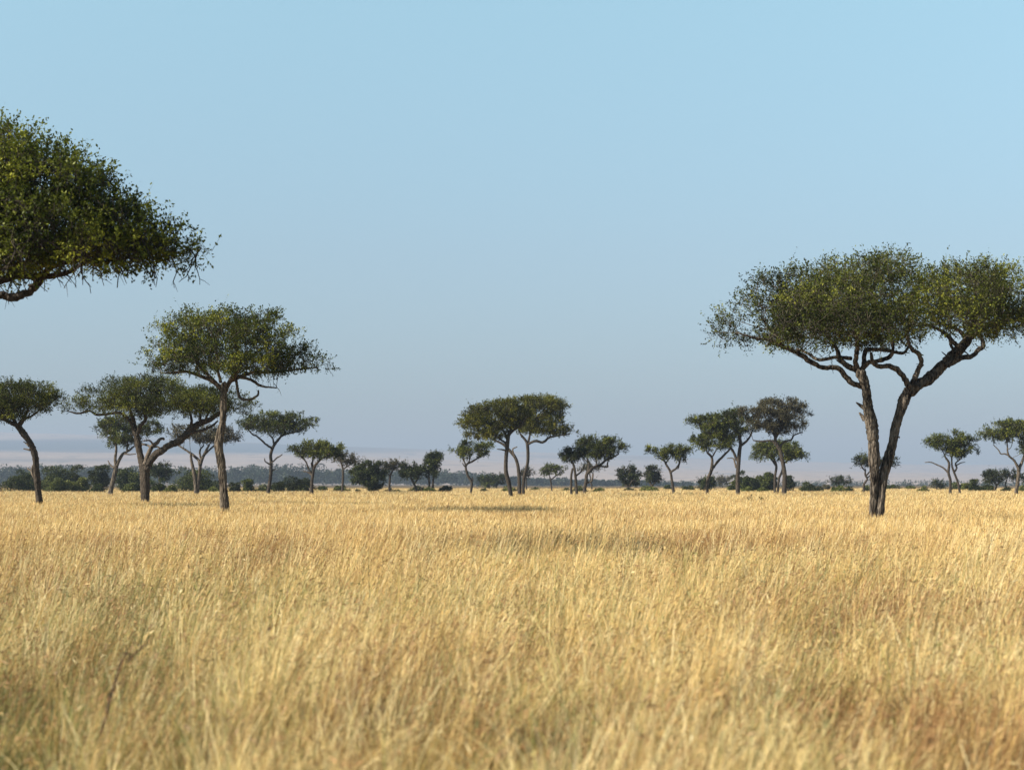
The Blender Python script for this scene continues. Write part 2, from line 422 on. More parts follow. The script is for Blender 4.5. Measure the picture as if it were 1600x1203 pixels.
    nleaf = int(min(150000, dens * (3.6 if s > 20 else 4.4) * area / (leaf * leaf * asp * 0.5 * 0.5)))
    per = 9; nsp = max(40, nleaf // per)
    natt = natt or int(np.clip(nsp / 5, 150, 1300))
    nc = max(40, natt // 5); cen, cl_ = sample(nc, 0.42)                 # foliage gathers in flat pads
    ai = rng.integers(0, nc, natt); att = cen[ai] + rng.normal(0, 1, (natt, 3)) * np.array([0.042, 0.042, 0.016]) * Wm * (0.75 + 0.5 * rng.random((nc, 1)))[ai]
    qq = (((att[:, None] - C[None]) / RX[None]) ** 2).sum(2).min(1); att = att[qq < 1.12]; natt = len(att)
    D = max(0.16, Wm / 42); kill = D * 1.35
    pos, par = grow(src, att, D, kill, rng)
    tb = Tubes(); nsrc = len(src)
    r0 = max(0.008, 0.26 / s) * twig
    branch_tubes(tb, pos, par, nsrc, r0, 0.09 if not near else 0.075)
    # sprigs with leaves round the attraction points and the outer twigs
    tips = pos[nsrc:]
    if len(tips) == 0: tips = att
    cpts = np.vstack([att, tips]); wts = np.concatenate([np.full(len(att), 1.6), np.full(len(tips), 0.5 * len(att) / len(tips))]); wts /= wts.sum()
    ci = rng.choice(len(cpts), nsp, p=wts); base = cpts[ci] + rng.normal(0, 0.34, (nsp, 3)) * kill * np.array([1, 1, 0.8])
    # nearest lobe decides what is outward
    q = ((base[:, None] - C[None]) / RX[None]); dl = (q ** 2).sum(2); li = dl.argmin(1)
    outv = norm(q[np.arange(nsp), li] / RX[li]); keep = dl.min(1) < (1.2 if s > 20 else 1.4)
    if nv: keep &= ~(np.linalg.norm((base[:, None] - vc[None]) * np.array([1, 0.45, 1]), axis=2) < vr[None] * (0.8 if s > 20 else 0.5)).any(1)
    base, outv = base[keep], outv[keep]; nsp = len(base)
    sl_ = sprig or max(0.34, 7.0 / s)
    dirs = norm(outv * 0.75 + np.array([0, 0, 0.25]) + rng.normal(0, 0.6, (nsp, 3)))
    Ls = sl_ * rng.uniform(0.5, 1.2, nsp); long = rng.random(nsp) < 0.03; Ls[long] *= 1.9
    endp = base + dirs * Ls[:, None]
    tb.sticks(base - dirs * 0.25 * Ls[:, None], endp, max(0.0055, 0.11 / s) * twig)
    if hang:                                                         # bare twigs hanging below the crown
        low = tips[rng.choice(len(tips), hang * 6)]; low = low[np.argsort(low[:, 2])[:hang * 2]][rng.permutation(hang * 2)[:hang]]
        ht = tb
        for p in low:
            k = rng.integers(4, 7); a = [p]; dv = norm(np.array([rng.normal(0.25, 0.5), rng.normal(0, 0.5), -0.7]))
            for _ in range(k): dv = norm(dv + rng.normal(0, 0.3, 3) + np.array([0, 0, -0.12])); a.append(a[-1] + dv * rng.uniform(0.08, 0.16))
            ht.add(np.array(a), np.linspace(0.016, 0.006, k + 1), 4)
            for _ in range(2):
                b = a[rng.integers(1, k)]; dv2 = norm(dv + rng.normal(0, 0.7, 3)); ht.add(np.array([b, b + dv2 * 0.1, b + dv2 * 0.2 + np.array([0, 0, -0.03])]), [0.006, 0.005, 0.003], 3)
    parts.append(("branchwork", tb.mesh("branchwork", bark)))
    cnt = rng.poisson(per * 0.95, nsp); si = np.repeat(np.arange(nsp), cnt); n = len(si)
    t = rng.uniform(0.12, 1.05, n)
    c = base[si] + dirs[si] * (Ls[si] * t)[:, None] + rng.normal(0, 0.3, (n, 3)) * leaf
    V, Q = leaf_quads(c, dirs[si] * 0.8, leaf, rng, 0.35, outv[si], out, asp)
    sp_t = rng.random(nsp) ** 1.3
    cl = VNoise(seed + 9)(base[:, 0] + base[:, 1] * 0.7, base[:, 2] * 1.7, Wm * 0.09)
    tint = np.clip(0.40 * rng.random(n) ** 1.2 + 0.28 * sp_t[si] + 0.85 * (cl[si] - 0.42), 0, 1)
    parts.append(("crown", np_mesh("crown", V, Q, LEAF[pal], {"tint": np.repeat(tint, 4)[:, None] * np.ones(3)})))
    for nm, me in parts: link(bpy.data.objects.new(nm, me), e)
    return e

def bush(name, label, cat, x0, x1, top, d, seed, pal, group=None, bottom=None, lump=None, dens=1.0, stem=True):
    """a round shrub: a heap of leafy lumps on short stems"""
    rng = np.random.default_rng(seed); s = F / d
    cx = (x0 + x1) / 2; root = P(cx, YH, d); root[2] = 0; ht = H + (YH - top) / s; w = (x1 - x0) / s
    zb = 0.0 if bottom is None else H + (YH - bottom) / s
    e = bpy.data.objects.new(name, None); e.location = root; link(e); tag(e, label, cat, group)
    n = lump or int(np.clip(7 + w * 2.2, 8, 26)); C, R = [], []; sk = rng.uniform(-0.35, 0.35)
    for i in range(n):
        a = rng.uniform(0, 6.28); rr = math.sqrt(rng.random()) * 0.34
        x = math.cos(a) * rr * w * 1.0; y = math.sin(a) * rr * w * 0.95
        prof = (1 - (abs(x / (w * 0.5) - sk * 0.5)) ** 2 * 0.5) * rng.uniform(0.7, 1.05)
        r = rng.uniform(0.09, 0.21) * min(w, (ht - zb) * 1.6)
        z = zb + (ht - zb) * min(1, prof) * rng.uniform(0.35, 1.0) - r * 0.8
        C.append((x, y, max(zb + r * 0.5, z))); R.append((r * rng.uniform(1, 1.3), r * 1.15, r * rng.uniform(0.75, 0.95)))
    C.append((0, 0, zb + (ht - zb) * 0.3)); R.append((w * 0.34, w * 0.3, (ht - zb) * 0.30))
    C = np.array(C); R = np.array(R)
    leaf = max(0.10, 2.1 / s); area = w * (ht - zb) * 0.8
    N = int(min(9000, dens * 4.2 * area / (leaf * leaf * 0.6 * 0.25)))
    pk = (R[:, 0] * R[:, 2]); pk /= pk.sum(); k = rng.choice(len(C), N, p=pk)
    u = norm(rng.normal(0, 1, (N, 3))); u[:, 2] = np.where(rng.random(N) < 0.6, np.abs(u[:, 2]), u[:, 2])
    rad = 1 - 0.45 * rng.random(N) ** 2 + rng.normal(0, 0.10, N) + (rng.random(N) < 0.04) * 0.3
    c = C[k] + R[k] * u * rad[:, None]; c[:, 2] = np.maximum(c[:, 2], 0.03)
    V, Q = leaf_quads(c, u * 0.8, leaf, rng, 0.25, u, 0.45, 0.6)
    lt = rng.random(len(C)); tint = np.clip(0.5 * rng.random(N) + 0.45 * lt[k], 0, 1)
    me = np_mesh("foliage", V, Q, LEAF[pal], {"tint": np.repeat(tint, 4)[:, None] * np.ones(3)})
    link(bpy.data.objects.new("foliage", me), e)
    if stem:
        tb = Tubes(); kk = 4 if zb < 0.5 else 3
        for i in range(kk):
            t = C[rng.integers(0, len(C))]; b = np.array([rng.normal(0, 0.08) * w * 0.4, rng.normal(0, 0.08) * w * 0.4, -0.03])
            tb.add(catmull(np.array([b, b * 0.6 + t * 0.25 + np.array([0, 0, t[2] * 0.25]), t]), 4), np.linspace(0.05, 0.02, 9) * (1 + w * 0.12), 6, rng, 0.05)
        link(bpy.data.objects.new("stem", tb.mesh("stem", BARK)), e)
    return e

# ------------------------------------------------------------------ grass
GRASS_N = 1.0
def build_grass():
    rng = np.random.default_rng(11); n1, n2, n3, n4 = VNoise(1), VNoise(2), VNoise(3), VNoise(4)
    STRAW = np.array([[0.73, 0.53, 0.215], [0.80, 0.645, 0.32], [0.64, 0.425, 0.15], [0.49, 0.305, 0.11], [0.85, 0.745, 0.44]])
    GREEN = np.array([[0.175, 0.19, 0.060], [0.29, 0.275, 0.085], [0.105, 0.125, 0.042]])
    def fields(x, y):
        gr = np.clip((n1(x, y, 3.2) * 0.5 + n2(x + 7, y, 0.9) * 0.5 - 0.50) * 3.6, 0, 1)
        gr *= np.clip(1.5 - y / 26, 0.12, 1) * np.clip(0.75 - x * 0.16 * (8 / np.maximum(y, 5)), 0.35, 1.7)
        br = np.clip((n3(x, y, 4.5) * 0.5 + n4(x, y, 1.0) * 0.5 - 0.50) * 3.6, 0, 1) * np.clip(0.25 + y / 20, 0.45, 1) * np.clip(1.3 - y / 60, 0.45, 1)
        for px_, py_, rr_, st_ in ((-3.3, 11.2, 1.5, 1.0), (-2.9, 8.4, 1.0, 0.85), (-2.3, 6.6, 0.5, 0.5), (-3.6, 14.5, 1.4, 0.6), (-1.9, 9.6, 0.5, 0.7), (-1.6, 19, 1.6, 0.45), (-4.2, 20, 2.2, 0.6), (0.05, 9.8, 0.5, 0.6), (2.9, 19.5, 1.4, 0.4), (-0.7, 7.4, 0.4, 0.5), (-2.0, 6.8, 0.7, 0.5), (3.6, 13, 0.8, 0.45)):
            gr = np.maximum(gr, st_ * np.exp(-((x - px_) ** 2 + ((y - py_) * 0.7) ** 2) / rr_ ** 2))
        for px_, py_, rr_, st_ in ((2.1, 9.4, 1.0, 1.0), (2.5, 8.0, 0.9, 1.0), (1.9, 7.6, 0.5, 0.9), (1.6, 7.4, 0.4, 0.6), (1.1, 9.8, 0.5, 0.4), (-0.7, 9.4, 0.4, 0.3), (6, 60, 7, 0.4)):
            br = np.maximum(br, st_ * np.exp(-((x - px_) ** 2 + ((y - py_) * 0.6) ** 2) / rr_ ** 2))
        hg = (0.80 + 0.26 * n4(x + 31, y, 2.4) + 0.14 * n2(x, y + 9, 9)) * (0.84 + 0.16 * np.clip(y / 30, 0, 1) + (0.46 * n3(x + 5, y + 3, 0.45) - 0.22) * np.clip(1.3 - y / 28, 0.12, 1))
        return np.clip(gr, 0, 1), br, hg
    allv, allf, allc, off = [], [], [], 0
    def strips(x, y, h, w, bend, az, lean, nlev, col, seedtop, topw=0.5):
        nonlocal off
        n = len(x); t = np.linspace(0, 1, nlev)[None]
        dx = np.cos(az)[:, None]; dy = np.sin(az)[:, None]
        b = bend[:, None] * t ** 2.1 + lean[:, None] * t
        z = h[:, None] * (t - 0.35 * (bend / h)[:, None] * t ** 3)
        cx = x[:, None] + dx * b; cy_ = y[:, None] + dy * b
        fa = rng.random(n) * np.pi; wx = np.cos(fa)[:, None]; wy = np.sin(fa)[:, None]
        wt = w[:, None] * 0.5 * (1 - (1 - topw) * t ** 2)
        V = np.empty((n, nlev, 2, 3), np.float32)
        V[:, :, 0, 0] = cx - wx * wt; V[:, :, 1, 0] = cx + wx * wt
        V[:, :, 0, 1] = cy_ - wy * wt; V[:, :, 1, 1] = cy_ + wy * wt
        V[:, :, :, 2] = z[:, :, None]
        Cc = np.repeat(np.repeat(col[:, None, None, :], nlev, 1), 2, 2).astype(np.float32)
        if seedtop is not None:
            m, sc = seedtop; k = nlev - 2
            Cc[:, k:] = np.where(m[:, None, None, None], sc[:, None, None, :], Cc[:, k:])
        o = (np.arange(n) * nlev * 2)[:, None] + (np.arange(nlev - 1) * 2)[None]
        Q = np.stack([o, o + 1, o + 3, o + 2], -1).reshape(-1, 4) + off
        allv.append(V.reshape(-1, 3)); allf.append(Q); allc.append(Cc.reshape(-1, 3)); off += n * nlev * 2
        return cx[:, -1], cy_[:, -1], z[:, -1]
    def place(n, d0, d1, dens_exp, clump):
        # density falls with distance as d ** -dens_exp; width grows with d
        g = 2 - dens_exp; u = rng.random(n)
        d = (d0 ** g + u * (d1 ** g - d0 ** g)) ** (1 / g) if abs(g) > 1e-6 else d0 * (d1 / d0) ** u
        x = (rng.random(n) * 2 - 1) * (0.36 * d + 1.7); tv = rng.random(n); tc_ = rng.random(n)
        if clump:                                                    # tussocks, each with a vigour and a colour of its own
            gs = 0.46; ix = np.floor(x / gs + 0.35 * np.sin(d * 1.7)); iy = np.floor(d / gs)
            hh = lambda a_, b_, c_: np.modf(np.abs(np.sin(ix * a_ + iy * b_) * c_))[0]
            tx = (ix - 0.35 * np.sin(d * 1.7) + 0.1 + 0.8 * hh(12.9898, 78.233, 43758.5453)) * gs; ty = (iy + 0.1 + 0.8 * hh(39.346, 11.135, 24634.6345)) * gs
            k = rng.random(n) < clump
            x = np.where(k, tx + rng.normal(0, 0.075, n), x); d = np.where(k, ty + rng.normal(0, 0.075, n), d)
            tv = np.where(k, hh(73.156, 52.235, 9631.77), tv * 0.6); tc_ = np.where(k, hh(26.77, 91.17, 15731.43), tc_)
        return x, np.maximum(d, 2.6), tv, tc_
    def colour(x, y, n, greenw=1.0, tv=None, tc_=None, near=False):
        gr, br, hg = fields(x, y)
        c = STRAW[rng.choice(5, n, p=[0.36, 0.24, 0.22, 0.09, 0.09])] * rng.uniform(0.8, 1.12, (n, 1))
        if near:
            tcol = STRAW[np.clip((tc_ * 5).astype(int), 0, 4)]; c = c * 0.4 + tcol * 0.6 * rng.uniform(0.8, 1.15, (n, 1)); gr = np.maximum(gr, (tc_ > 0.93) * 0.7)
        k = rng.random(n) < gr * 0.95 * greenw; c = np.where(k[:, None], GREEN[rng.integers(0, 3, n)] * rng.uniform(0.8, 1.2, (n, 1)), c)
        k = rng.random(n) < br * 0.78; c = np.where(k[:, None], np.array([0.29, 0.16, 0.062]) * rng.uniform(0.75, 1.25, (n, 1)), c)
        return c, gr, br, hg
    def azim(n): return rng.normal(0.15, 0.95, n)
    def stems(n, d0, d1, ex, nlev, heads, clump, wmul=1.0):
        n = int(n * GRASS_N); x, y, tv, tc_ = place(n, d0, d1, ex, clump); c, gr, br, hg = colour(x, y, n, 1.0, tv, tc_, heads)
        if heads: hg = hg * (0.62 + 0.62 * tv ** 1.2)
        h = hg * ((0.60 + 0.52 * rng.random(n) ** 1.4) if heads else (0.74 + 0.30 * rng.random(n))) * 0.98; w = (0.0028 + 0.00013 * y) * rng.uniform(0.6, 1.5, n) * wmul
        if heads: h = h * (1 - 0.34 * np.clip((gr - 0.35) * 2.2, 0, 1)) * (1 - 0.16 * np.clip((br - 0.5) * 2, 0, 1))
        az = azim(n); bend = h * rng.gamma(2.0, 0.11, n); lean = h * np.abs(rng.normal(0.14, 0.13, n))
        sd_ = np.array([0.30, 0.17, 0.075]) * rng.uniform(0.6, 1.5, (n, 1)); sd_ = np.where((rng.random(n) < 0.4)[:, None], c * 0.95, sd_)
        m = rng.random(n) < (0.42 if heads else 0.34)
        ex_, ey, ez = strips(x, y, h, w, bend, az, lean, nlev, c, (m, sd_) if not heads else None, 0.45 if heads else 0.9)
        if heads:                                                    # drooping seed heads: a few narrow spikelets per stem
            ids = np.where(m)[0]
            for r in range(2):
                k = ids[rng.random(len(ids)) < 0.85]; nn = len(k); sc = (1 + y[k] / 45)
                L = rng.uniform(0.03, 0.08, nn) * sc ** 0.5; wd = rng.uniform(0.002, 0.005, nn) * sc
                p = np.stack([ex_[k], ey[k], ez[k] - rng.uniform(0, 0.07, nn)], -1) + rng.normal(0, 0.008, (nn, 3))
                a = norm(np.stack([np.cos(az[k]) * 0.6 + rng.normal(0, 0.35, nn), np.sin(az[k]) * 0.6 + rng.normal(0, 0.35, nn), rng.normal(0.35, 0.6, nn)], -1))
                b = norm(np.cross(a, rng.normal(0, 1, (nn, 3)))); add_quads(p, a, b, L, wd, sd_[k])
    def add_quads(p, a, b, L, wd, col):
        nonlocal off
        n = len(p); V = np.empty((n, 4, 3), np.float32); L = L[:, None]; wd = wd[:, None]
        V[:, 0] = p; V[:, 1] = p + a * L * 0.45 + b * wd; V[:, 2] = p + a * L; V[:, 3] = p + a * L * 0.45 - b * wd
        allv.append(V.reshape(-1, 3)); allf.append(np.arange(4 * n).reshape(n, 4) + off)
        allc.append(np.repeat(col, 4, 0).astype(np.float32)); off += 4 * n
    def basal(n, d0, d1, ex):
        n = int(n * GRASS_N); x, y, tv, tc_ = place(n, d0, d1, ex, 0.85); c, gr, br, hg = colour(x, y, n, 1.7, tv, tc_, True); hg = hg * (0.55 + 0.7 * tv)
        h = hg * rng.uniform(0.28, 0.66, n); w = (0.0036 + 0.00013 * y) * rng.uniform(0.7, 1.5, n)
        shaded_thatch = np.array([[0.33, 0.22, 0.095], [0.24, 0.16, 0.066], [0.42, 0.30, 0.13], [0.19, 0.175, 0.065]])[rng.integers(0, 4, n)]   # old grey-brown leaves and stubble, darkened to paint shade into the gaps between stems
        c = np.where(((rng.random(n) < 0.5) & (gr < 0.25))[:, None], shaded_thatch * rng.uniform(0.7, 1.2, (n, 1)), c)
        strips(x, y, h, w, h * rng.uniform(0.1, 0.8, n), rng.random(n) * 6.28, h * rng.uniform(0, 0.25, n), 4, c, None, 0.25)
    def tufts(nt, d0, d1, per):
        # tussocks that stand proud of the rest: long pale blades fanning out of one foot
        u = rng.random(nt); d = np.sqrt(d0 ** 2 + u * (d1 ** 2 - d0 ** 2)); x = (rng.random(nt) * 2 - 1) * (0.36 * d + 1.4)
        gt, bt, _ = fields(x, d); x = np.where((gt > 0.45) | (bt > 0.6), x + 60, x)          # none in the green hollows or brown patches
        k = np.repeat(np.arange(nt)[x < 50], per); n = len(k); pale = rng.random(nt)
        c = (np.array([0.86, 0.74, 0.42]) * pale[:, None] + np.array([0.58, 0.43, 0.15]) * (1 - pale[:, None]))[k] * rng.uniform(0.8, 1.15, (n, 1))
        gk = rng.random(n) < 0.12; c = np.where(gk[:, None], np.array([0.30, 0.31, 0.09]), c)
        ht = rng.uniform(0.72, 1.10, nt)[k]; h = ht * rng.uniform(0.45, 1.0, n)
        az = rng.random(n) * 6.28; ln = h * np.abs(rng.normal(0.08, 0.08, n)) + 0.02; xx = x[k] + rng.normal(0, 0.05, n) + 0.06 * h; yy = d[k] + rng.normal(0, 0.05, n)
        strips(xx, yy, h, (0.0040 + 0.00012 * yy) * rng.uniform(0.5, 1.8, n), h * rng.gamma(1.8, 0.17, n), az, ln, 6, c, None, 0.3)
    stems(54000, 3.0, 11, 0.25, 6, True, 0.8)
    basal(92000, 3.0, 12, 0.25)
    tufts(700, 4.0, 12, 70)
    tufts(900, 12, 32, 55)
    stems(185000, 11, 34, 1.25, 5, True, 0.75)
    basal(140000, 12, 34, 1.2)
    stems(850000, 34, 110, 1.5, 4, False, False, 0.56)
    stems(560000, 110, 430, 1.75, 3, False, False, 0.6)
    me = np_mesh("tall_grass", np.vstack(allv), [np.vstack(allf)], grass_mat(), {"tint": np.vstack(allc)})
    tag(link(bpy.data.objects.new("tall_grass", me)), kind="stuff")

def build_far_wood():
    """the far-off belt of woodland that reads as one mass"""
    rng = np.random.default_rng(21); V, T = [], []
    n = 1500
    px = rng.uniform(-260, 1080, n); dd = rng.uniform(1300, 1950, n)
    top = np.interp(px, [-260, 0, 130, 300, 420, 560, 640, 720, 800, 860, 960, 1080], [726, 727, 728, 730, 727, 731, 733, 736, 744, 748, 750, 757])
    for i in range(n):
        hm = (YH - top[i]) / F * 1450 + H; hm = max(3.0, hm * rng.uniform(0.62, 1.02) * (0.9 + 0.1 * dd[i] / 1450))
        if rng.random() < 0.06: hm *= 1.08
        x = (px[i] - 800) / F * dd[i]; w = hm * rng.uniform(0.32, 0.55); q = int(120 + 90 * rng.random())
        nb = rng.integers(2, 5); bc = rng.normal(0, 1, (nb, 3)) * np.array([w * 0.35, w * 0.35, hm * 0.12]) + np.array([x, dd[i], hm * 0.62])
        br = np.stack([w * rng.uniform(0.45, 0.75, nb)] * 2 + [hm * rng.uniform(0.2, 0.36, nb)], -1)
        k = rng.integers(0, nb, q); u = norm(rng.normal(0, 1, (q, 3))); c = bc[k] + br[k] * u * (1 - 0.3 * rng.random((q, 1)))
        c[:, 2] = np.clip(c[:, 2], 0.2, hm)
        v, _ = leaf_quads(c, u, 1.45, rng, 0.2, u, 0.4, 0.8); V.append(v)
        T.append(np.repeat(np.clip(0.35 * rng.random() + 0.5 * rng.random(q), 0, 1), 4)[:, None] * np.ones(3))
    # thin scatter of scrub further out on the right
    for i in range(260):
        p_ = rng.uniform(980, 1750); d_ = rng.uniform(1200, 2300); hm = rng.uniform(2.0, 5.5); w = hm * rng.uniform(0.5, 1.1); q = 40
        u = norm(rng.normal(0, 1, (q, 3))); c = np.array([(p_ - 800) / F * d_, d_, hm * 0.5]) + u * np.array([w, w, hm * 0.5])
        c[:, 2] = np.clip(c[:, 2], 0.1, hm); v, _ = leaf_quads(c, u, 1.3, rng, 0.2, u, 0.4, 0.8); V.append(v)
        T.append(np.repeat(np.clip(0.3 * rng.random() + 0.4 * rng.random(q), 0, 1), 4)[:, None] * np.ones(3))
    v = np.vstack(V); f = np.arange(len(v)).reshape(-1, 4)
    tag(link(bpy.data.objects.new("far_wood", np_mesh("far_wood", v, f, LEAF['wood'], {"tint": np.vstack(T)}))), kind="stuff")

build_ground(); build_hills(); build_haze(); build_far_wood(); build_grass()

# ------------------------------------------------------------------ the near trees
GM = "flat-topped trees standing in the dry grass"
make_tree("savanna_tree", "large dark tree cut by the frame, spreading bough with hanging bare twigs", "tree", 29, 101, 'bright',
  stems=[[(-110, 830, 22), (-105, 740, 19), (-100, 640, 17), (-96, 560, 15), (-90, 505, 13)]],
  limbs=[[0.02, (-92, 515, 10), (-84, 494, 9), (-72, 478, 8.5), (-55, 468, 8), (-30, 462, 7.5), (0, 461, 6.5), (20, 464, 6.5), (45, 456, 6), (60, 442, 5.5), (68, 428, 5), (85, 416, 3.6), (130, 404, 2.4)],
         [0.10, (-91, 508, 10), (-82, 465, 8), (-62, 447, 7), (-40, 440, 6.5), (0, 438, 6), (30, 430, 6), (60, 432, 5), (100, 428, 4), (130, 412, 3.4), (180, 395, 2.2)],
         [-0.05, (-91, 508, 10), (-90, 440, 8), (-75, 390, 6), (-45, 355, 4.6), (0, 340, 3.4)],
         [0.05, (-91, 508, 9), (-95, 430, 7), (-92, 370, 5.5), (-75, 310, 4)],
         [-0.15, (-92, 512, 8), (-105, 460, 6), (-115, 420, 4.6), (-120, 385, 3.2)],
         [0.0, (-40, 440, 5), (0, 420, 5), (40, 410, 5), (110, 405, 4), (170, 408, 3), (230, 395, 2)],
         [0.06, (60, 425, 3.6), (90, 390, 3), (130, 350, 2.4), (170, 320, 1.6)]],
  lobes=[(-40, 262, 70, 62), (20, 245, 50, 60), (60, 275, 60, 58), (115, 285, 55, 45), (165, 315, 55, 45), (215, 348, 55, 42), (262, 375, 46, 34), (306, 388, 28, 17),
         (60, 355, 105, 50), (170, 388, 85, 26), (-30, 345, 80, 60), (-80, 350, 50, 45), (240, 398, 60, 18), (0, 400, 70, 26)],
  dead=[[(45, 446, 2.0), (52, 444, 1.6), (54, 436, 1.2)]],
  dens=1.2, leaf=0.062, natt=2600, voids=0.3, hang=95, sprig=0.34, depth=0.55)

make_tree("savanna_tree", "big tree with two stems rising in a V beneath a wide crown", "tree", 53, 102, 'olive', bark=BARK_NEAR,
  stems=[[(1363, 812, 5.5), (1365, 765, 5.8), (1366, 734, 8), (1364.5, 696, 8.5), (1362, 667, 9.5), (1357, 642, 8.6), (1355, 622, 6.6), (1351, 600, 7.4), (1343, 581, 7.5)],
         [(1373.5, 812, 7.5), (1377, 765, 8.2), (1383, 734, 8), (1394, 696, 7.4), (1400, 667, 7), (1407, 644, 7.4), (1413, 625, 8.4), (1421, 610, 9)]],
  limbs=[[-0.10, (1352, 606, 6), (1340, 602, 5.8), (1327, 596, 5.6), (1310, 576, 5.2), (1285, 574, 4.8), (1270, 567, 5), (1245, 551, 4.6), (1222, 541, 4.2), (1205, 532, 3.6), (1180, 528, 2.6), (1150, 520, 1.5)],
         [-0.08, (1222, 541, 3.6), (1214, 524, 3), (1203, 513, 2.6), (1190, 497, 2)],
         [0.02, (1343, 582, 6.1), (1325, 572, 5.8), (1312, 561, 5.5), (1308, 547, 4), (1296, 530, 3), (1285, 515, 2)],
         [-0.06, (1342, 582, 5.5), (1337, 565, 5), (1340, 545, 4.6), (1338, 525, 3.5), (1332, 500, 2.5)],
         [-0.03, (1344, 580, 6), (1356, 567, 5), (1372, 564, 4.4), (1390, 557, 4.2), (1395, 545, 3.4), (1393, 525, 2.8), (1400, 505, 2)],
         [0.12, (1350, 572, 5), (1352, 549, 4.6), (1370, 546, 4.2), (1390, 548, 3.8), (1410, 552, 3.4), (1419, 543, 2.4)],
         [0.14, (1330, 560, 4), (1308, 558, 3.8), (1280, 562, 3.5), (1262, 552, 3), (1245, 545, 2.4)],
         [0.05, (1420, 612, 9.2), (1440, 598, 9), (1455, 590, 8.6), (1470, 575, 8.6), (1485, 560, 8.2), (1500, 545, 8), (1512, 532, 7), (1518, 514, 5), (1525, 490, 3)],
         [-0.05, (1422, 610, 6.1), (1416, 595, 5.8), (1404, 580, 5.6), (1390, 572, 5.2), (1376, 573, 5), (1365, 568, 4), (1361, 552, 3)],
         [-0.02, (1423, 608, 6), (1430, 590, 5.6), (1436, 575, 5.2), (1440, 568, 4.8), (1435, 553, 4.6), (1424, 545, 4), (1418, 525, 3.5), (1420, 500, 2.5)],
         [-0.03, (1480, 572, 6), (1500, 560, 5.2), (1518, 557, 5), (1530, 546, 4.8), (1537, 540, 4.4), (1531, 522, 3.4), (1527, 508, 3), (1545, 496, 2)],
         [0.08, (1505, 545, 5), (1490, 535, 4.4), (1478, 522, 3.8), (1460, 512, 3), (1440, 505, 2.4)],
         [0.10, (1492, 552, 3.4), (1486, 540, 2.8), (1484, 525, 2)],
         [0.0, (1515, 530, 5), (1540, 512, 4.4), (1570, 500, 3.6), (1610, 500, 2.6), (1640, 490, 2)],
         [0.05, (1512, 532, 4.6), (1498, 516, 4), (1478, 508, 3.4), (1455, 500, 2.6)]],
  stubs=[[(1357, 642, 5), (1345, 634, 2.8), (1338, 629, 1.0)], [(1352, 656, 4), (1343, 645, 1.4)], [(1404, 684, 2), (1405, 682, 1)]],
  lobes=[(1142, 521, 44, 24), (1168, 500, 46, 36), (1205, 478, 58, 50), (1255, 472, 70, 53), (1312, 462, 80, 56), (1372, 455, 72, 60), (1395, 413, 46, 28),
         (1330, 512, 90, 30), (1245, 518, 70, 26), (1405, 508, 60, 34), (1478, 464, 48, 48), (1530, 452, 62, 50), (1590, 458, 66, 50), (1645, 470, 60, 46),
         (1690, 488, 44, 30), (1520, 496, 70, 28), (1605, 502, 70, 26), (1320, 425, 60, 20)],
  dens=1.25, leaf=0.068, natt=2600, voids=0.55, hang=26, sprig=0.36, depth=0.85)

make_tree("savanna_tree", "tall single-stemmed tree with split bark and airy crown with sky showing through", "tree", 69, 103, 'green', bark=BARK_PALE,
  stems=[[(352, 797, 7.5), (349.5, 763, 6.5), (346, 726, 6.2), (342, 699, 6.9), (345, 675, 5.7), (349, 653, 5.2), (349.5, 617, 5), (351, 600, 5)]],
  limbs=[[-0.06, (349, 612, 4.6), (336, 598, 4.6), (319, 590, 3.8), (293, 581, 3), (275, 582, 2.3), (253, 583, 1.4)],
         [0.06, (338, 600, 4), (315, 575, 3.8), (306, 558, 3.4), (304, 540, 2.6), (298, 518, 1.8)],
         [-0.04, (351, 612, 5.4), (358, 598, 5), (370, 581, 4.8), (374, 566, 4), (370, 545, 3), (366, 522, 2)],
         [0.05, (358, 596, 4.4), (381, 586, 4), (400, 581, 3.4), (423, 582, 3), (455, 578, 2.2), (497, 574, 1.3)],
         [-0.06, (372, 589, 3.4), (391, 593, 3), (408, 603, 2.4), (432, 606, 1.4)],
         [-0.03, (366, 588, 3.4), (370, 600, 3), (374, 620, 2.8), (387, 625, 2.7), (402, 618, 2.3), (404, 610, 1.6)],
         [0.05, (372, 572, 3), (383, 561, 2.5), (404, 549, 2), (425, 535, 1.4)],
         [-0.08, (345, 598, 3.4), (340, 575, 2.8), (338, 550, 2), (330, 520, 1.4)]],
  lobes=[(250, 538, 30, 34), (237, 562, 20, 17), (288, 524, 44, 36), (345, 514, 54, 36), (398, 518, 48, 36), (440, 542, 42, 32), (474, 561, 36, 20),
         (502, 569, 20, 10), (330, 560, 60, 22), (400, 570, 60, 15), (270, 570, 32, 15), (425, 603, 10, 5), (404, 613, 8, 8)],
  dens=0.8, leaf=0.082, natt=1500, voids=0.6, hang=12, sprig=0.36)

